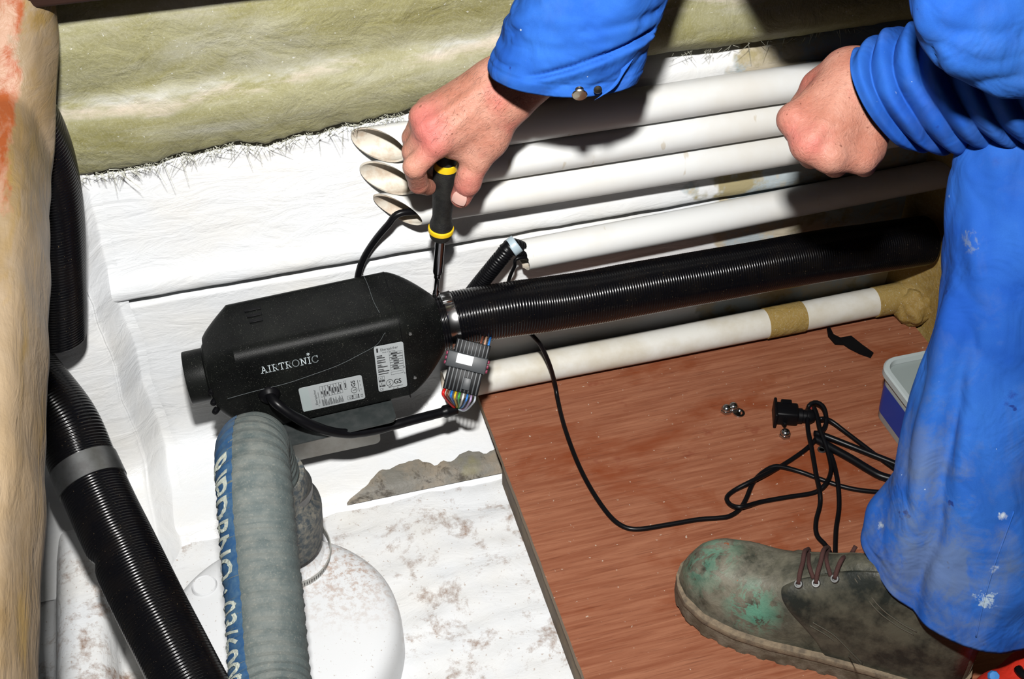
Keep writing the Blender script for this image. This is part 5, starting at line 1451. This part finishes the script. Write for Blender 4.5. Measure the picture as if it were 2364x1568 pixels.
cab([(960, 560, .006), (880, 640, .004), (780, 715, .003), (640, 805, .003), (480, 890, .008), (340, 960, .009), (190, 1040, .003), (115, 1110, .003), (150, 1178, .004), (250, 1200, .009), (450, 1150, .003), (700, 1105, .003), (950, 1062, .003), (1060, 975, .008), (1108, 850, .003), (1085, 700, .004), (1040, 560, .010), (1000, 450, .014), (972, 320, .016), (945, 250, .016)])
cab([(895, 255, .014), (885, 350, .013), (890, 470, .012), (920, 620, .010), (965, 880, .009), (1000, 1050, .010), (1003, 1180, .004), (965, 1340, .003), (975, 1470, .003), (1060, 1570, .003), (1120, 1680, .003)])
cab([(1100, 680, .004), (1140, 800, .004), (1175, 980, .009), (1185, 1200, .003), (1158, 1400, .003), (1150, 1560, .003), (1150, 1680, .003)])
cab([(880, 290, .006), (905, 225, .012), (970, 203, .018), (1035, 245, .018), (1062, 340, .014), (1052, 430, .010), (1000, 500, .008)])
cab([(1000, 360, .016), (1060, 360, .013), (1130, 395, .010), (1260, 495, .006), (1450, 640, .004), (1600, 755, .004), (1800, 900, .004)])
cab([(950, 500, .006), (1000, 505, .008), (1110, 545, .008), (1300, 620, .006), (1500, 700, .006), (1700, 780, .006), (1850, 850, .006)], 0.0040)
cab([(950, 545, .005), (1000, 570, .005), (1120, 640, .005), (1300, 740, .005), (1480, 850, .005), (1600, 910, .005), (1800, 960, .005)], 0.0052)
cab([(955, 320, .006), (930, 300, .006), (880, 300, .006)], 0.0022)
tube('red_wire', [cr(830, 315, .010), cr(880, 285, .013), cr(940, 245, .016)], 0.0011, plain('red_core', (0.25, 0.02, 0.02), 0.4), lm, 8, 0.002)
pm = cr(680, 310, 0.012)
pxa = (cr(860, 310) - cr(600, 290)).normalized(); pyb = Vector((-pxa.y, pxa.x, 0))
plug = box('plug_body', mat4(pm, pxa, pyb, (0, 0, 1)), (0.030, 0.024, 0.020), BLK, lm, 0.003)
box('plug_flange', mat4(pm - pxa * 0.014, pxa, pyb, (0, 0, 1)), (0.004, 0.034, 0.024), BLK, plug, 0.0015)
box('plug_latch', mat4(pm + pyb * 0.011 + Vector((0, 0, 0.006)), pxa, pyb, (0, 0, 1)), (0.014, 0.012, 0.008), BLK, plug, 0.0015)
lathe('plug_gland', [(0.010, 0.014), (0.010, 0.02), (0.0085, 0.021), (0.0085, 0.025), (0.0095, 0.026), (0.0095, 0.031), (0.006, 0.036), (0.0001, 0.036)], pm - Vector((0, 0, .002)), pxa, BLK, plug, 20)
box('plug_bar', mat4(cr(625, 365, 0.004), (cr(660, 410) - cr(590, 320)).normalized(), Vector((0, 0, 1)).cross((cr(660, 410) - cr(590, 320)).normalized()), (0, 0, 1)), (0.026, 0.004, 0.008), BLK, plug, 0.001)
lathe('ring_terminal', [(0.0032, 0.0), (0.0036, 0.0012), (0.0052, 0.0012), (0.0056, 0.0)], cr(1020, 655, 0.0005), (0, 0, 1), STEEL_DULL, lm, 24)
# nuts and washer
nut_me = None
for k, (x, y, lab) in enumerate(((107, 292, 'left domed nut of the pair beside the washer'), (172, 272, 'right domed nut of the pair, touching the washer'), (667, 525, 'lone domed steel nut lying below the black plug'))):
    p = cr(x, y, 0.0)
    root = thing('domed_nut', lab, 'nut', p, 'loose steel nuts on the plywood')
    hexo = lathe('hex', [(0.0001, 0.0), (0.0072, 0.0), (0.0076, 0.0008), (0.0076, 0.0042), (0.0066, 0.0052), (0.0001, 0.0052)], p, (0, 0, 1), STEEL, root, 6, (math.cos(k), math.sin(k), 0), False)
    lathe('dome', [(0.0062, 0.0050), (0.0060, 0.0070), (0.0050, 0.0092), (0.0030, 0.0106), (0.0001, 0.0110)], p, (0, 0, 1), STEEL, root, 24)
w_ = lathe('washer', [(0.0046, 0.0), (0.0046, 0.0016), (0.0078, 0.0016), (0.0078, 0.0), (0.0046, 0.0)], cr(228, 305, 0.0003), (0.1, -0.05, 1), STEEL, None, 32)
tag(w_, 'small steel spring washer lying beside two nuts', 'washer')
# scrap of black tape
sc_px = [(865, 265), (882, 258), (902, 300), (940, 318), (1000, 308), (1060, 356), (1125, 403), (1110, 428), (1050, 407), (990, 377), (960, 356), (910, 350), (872, 302)]
vv = [pz(1550 + x / 2.413, 650 + y / 2.413, 0.0004 + 0.010 * max(0, (930 - x) / 70)) for x, y in sc_px]
bm = bmesh.new(); vs_ = [bm.verts.new(p) for p in vv]; fc = bm.faces.new(vs_)
r_ = bmesh.ops.extrude_face_region(bm, geom=[fc]); bmesh.ops.translate(bm, vec=(0, 0, 0.0022), verts=[q for q in r_['geom'] if isinstance(q, bmesh.types.BMVert)])
bmesh.ops.recalc_face_normals(bm, faces=bm.faces); bmesh.ops.triangulate(bm, faces=[f for f in bm.faces if len(f.verts) > 4])
me = bpy.data.meshes.new('tape_scrap'); bm.to_mesh(me); bm.free()
tag(obj('tape_scrap', me, BLK, None, False), 'torn strip of black tape near the far edge of the plywood', 'tape')
# plastic tub
TUBW = plain('frosted_plastic', (0.46, 0.52, 0.52), 0.3); TUBB = plain('blue_tub_print', (0.0, 0.045, 0.34), 0.35)
mt, nt, b = new_mat('clear_lid'); setp(b, 0.12, 0, 0.5, (0.62, 0.72, 0.70)); b.inputs['Transmission Weight'].default_value = 0.55; b.inputs['Roughness'].default_value = 0.25
LID = mt
tw, td_, thh = 0.118, 0.135, 0.082
tc_ = Vector((0.750 + tw / 2, 0.962 - td_ / 2, 0))
tub = thing('plastic_tub', 'square plastic tub with a blue printed band and clear lid behind the leg', 'tub', tc_)
def rr_ring(w, d, r, z): return [tc_ + Vector((x, y, z)) for x, y in rrect(w, d, r, 8)]
def shell(name, lst, mat, parent, c0=False, c1=False):
    v1, f1 = rings_mesh([rr_ring(*q) for q in lst], c0, c1); return sharp(mesh(name, v1, f1, mat, parent), 40)
shell('tub_wall', [(tw - .010, td_ - .010, .020, 0.0), (tw - .008, td_ - .008, .020, 0.002), (tw - .002, td_ - .002, .022, thh - 0.006), (tw - .006, td_ - .006, .020, thh - .006), (tw - .012, td_ - .012, .018, 0.004)], TUBW, tub, True, True)
shell('print_band', [(tw - .0066, td_ - .0066, .0205, 0.012), (tw - .0024, td_ - .0024, .0220, 0.058)], TUBB, tub)
shell('lid', [(tw + .004, td_ + .004, .024, thh - .010), (tw + .008, td_ + .008, .026, thh - .009), (tw + .008, td_ + .008, .026, thh - .001), (tw + .004, td_ + .004, .024, thh + .001), (tw - .006, td_ - .006, .020, thh + .001), (tw - .009, td_ - .009, .018, thh - .006)], TUBW, tub, False, False)
shell('lid_panel', [(tw - .009, td_ - .009, .018, thh - .0062), (tw - .03, td_ - .03, .012, thh - .0060)], LID, tub, False, True)
# red bag in the corner
RED = plain('red_fabric', (0.62, 0.022, 0.006), 0.7, bs=0.5, bscale=60, bd=0.004)
rc = pz(2445, 1640, 0.0)
def rb(x, y, z=0.03): return tuple(pz(x, y, z))
caps = [(rb(2310, 1600, .022), rb(2420, 1575, .030), .022, .034, .02), (rb(2420, 1590, .036), rb(2560, 1660, .040), .040, .045, .02), (rb(2300, 1640, .024), rb(2480, 1720, .03), .030, .04, .02), (rb(2385, 1545, .05), rb(2450, 1560, .05), .020, .028, .012)]
lo, hi = bounds(caps, 0.01); V_, F_ = surface_nets(capsules_sdf(caps, 0.015), lo, hi, 0.004)
V_[:, 2] = np.maximum(V_[:, 2], 0.0005)
rg = thing('red_bag', 'bright red fabric bag with a black strap at the bottom right corner', 'bag', Vector((rc.x, rc.y, 0)))
rbm = mesh('bag_body', V_, F_, RED, rg)
bvr = BVHTree.FromPolygons([Vector(p) for p in V_], F_)
def bag_at(x, y, off):
    h_, n_, _, _ = bvr.ray_cast(CAM, ray(x, y))
    return pz(x, y, 0.03) if h_ is None else h_ + n_ * off
tube('strap', [bag_at(2353, 1546, .002), bag_at(2360, 1556, .003), bag_at(2372, 1566, .003), bag_at(2390, 1575, .003)], 0.0045, BLK_CABLE, rg, 10, 0.003)
lathe('blue_tab', [(0.0001, 0.004), (0.005, 0.0035), (0.006, 0.001), (0.006, -0.001)], bag_at(2294, 1564, .001), (-0.2, -0.5, 0.8), plain('blue_tab', (0.05, 0.25, 0.65), 0.5), rg, 8)

# all base colours darkened so less bounce light fills the shadows; the flash compensates
KALB = 0.62
for mt in bpy.data.materials:
    if not mt.use_nodes: continue
    nt = mt.node_tree; b = nt.nodes.get('Principled BSDF')
    if b is None: continue
    i = b.inputs['Base Color']
    if i.is_linked:
        src = i.links[0].from_socket
        nt.links.new(mixc(nt, 1.0 - KALB, src, (0, 0, 0)), i)
    else:
        q = i.default_value; i.default_value = (q[0] * KALB, q[1] * KALB, q[2] * KALB, 1)
    b.inputs['Specular IOR Level'].default_value *= KALB
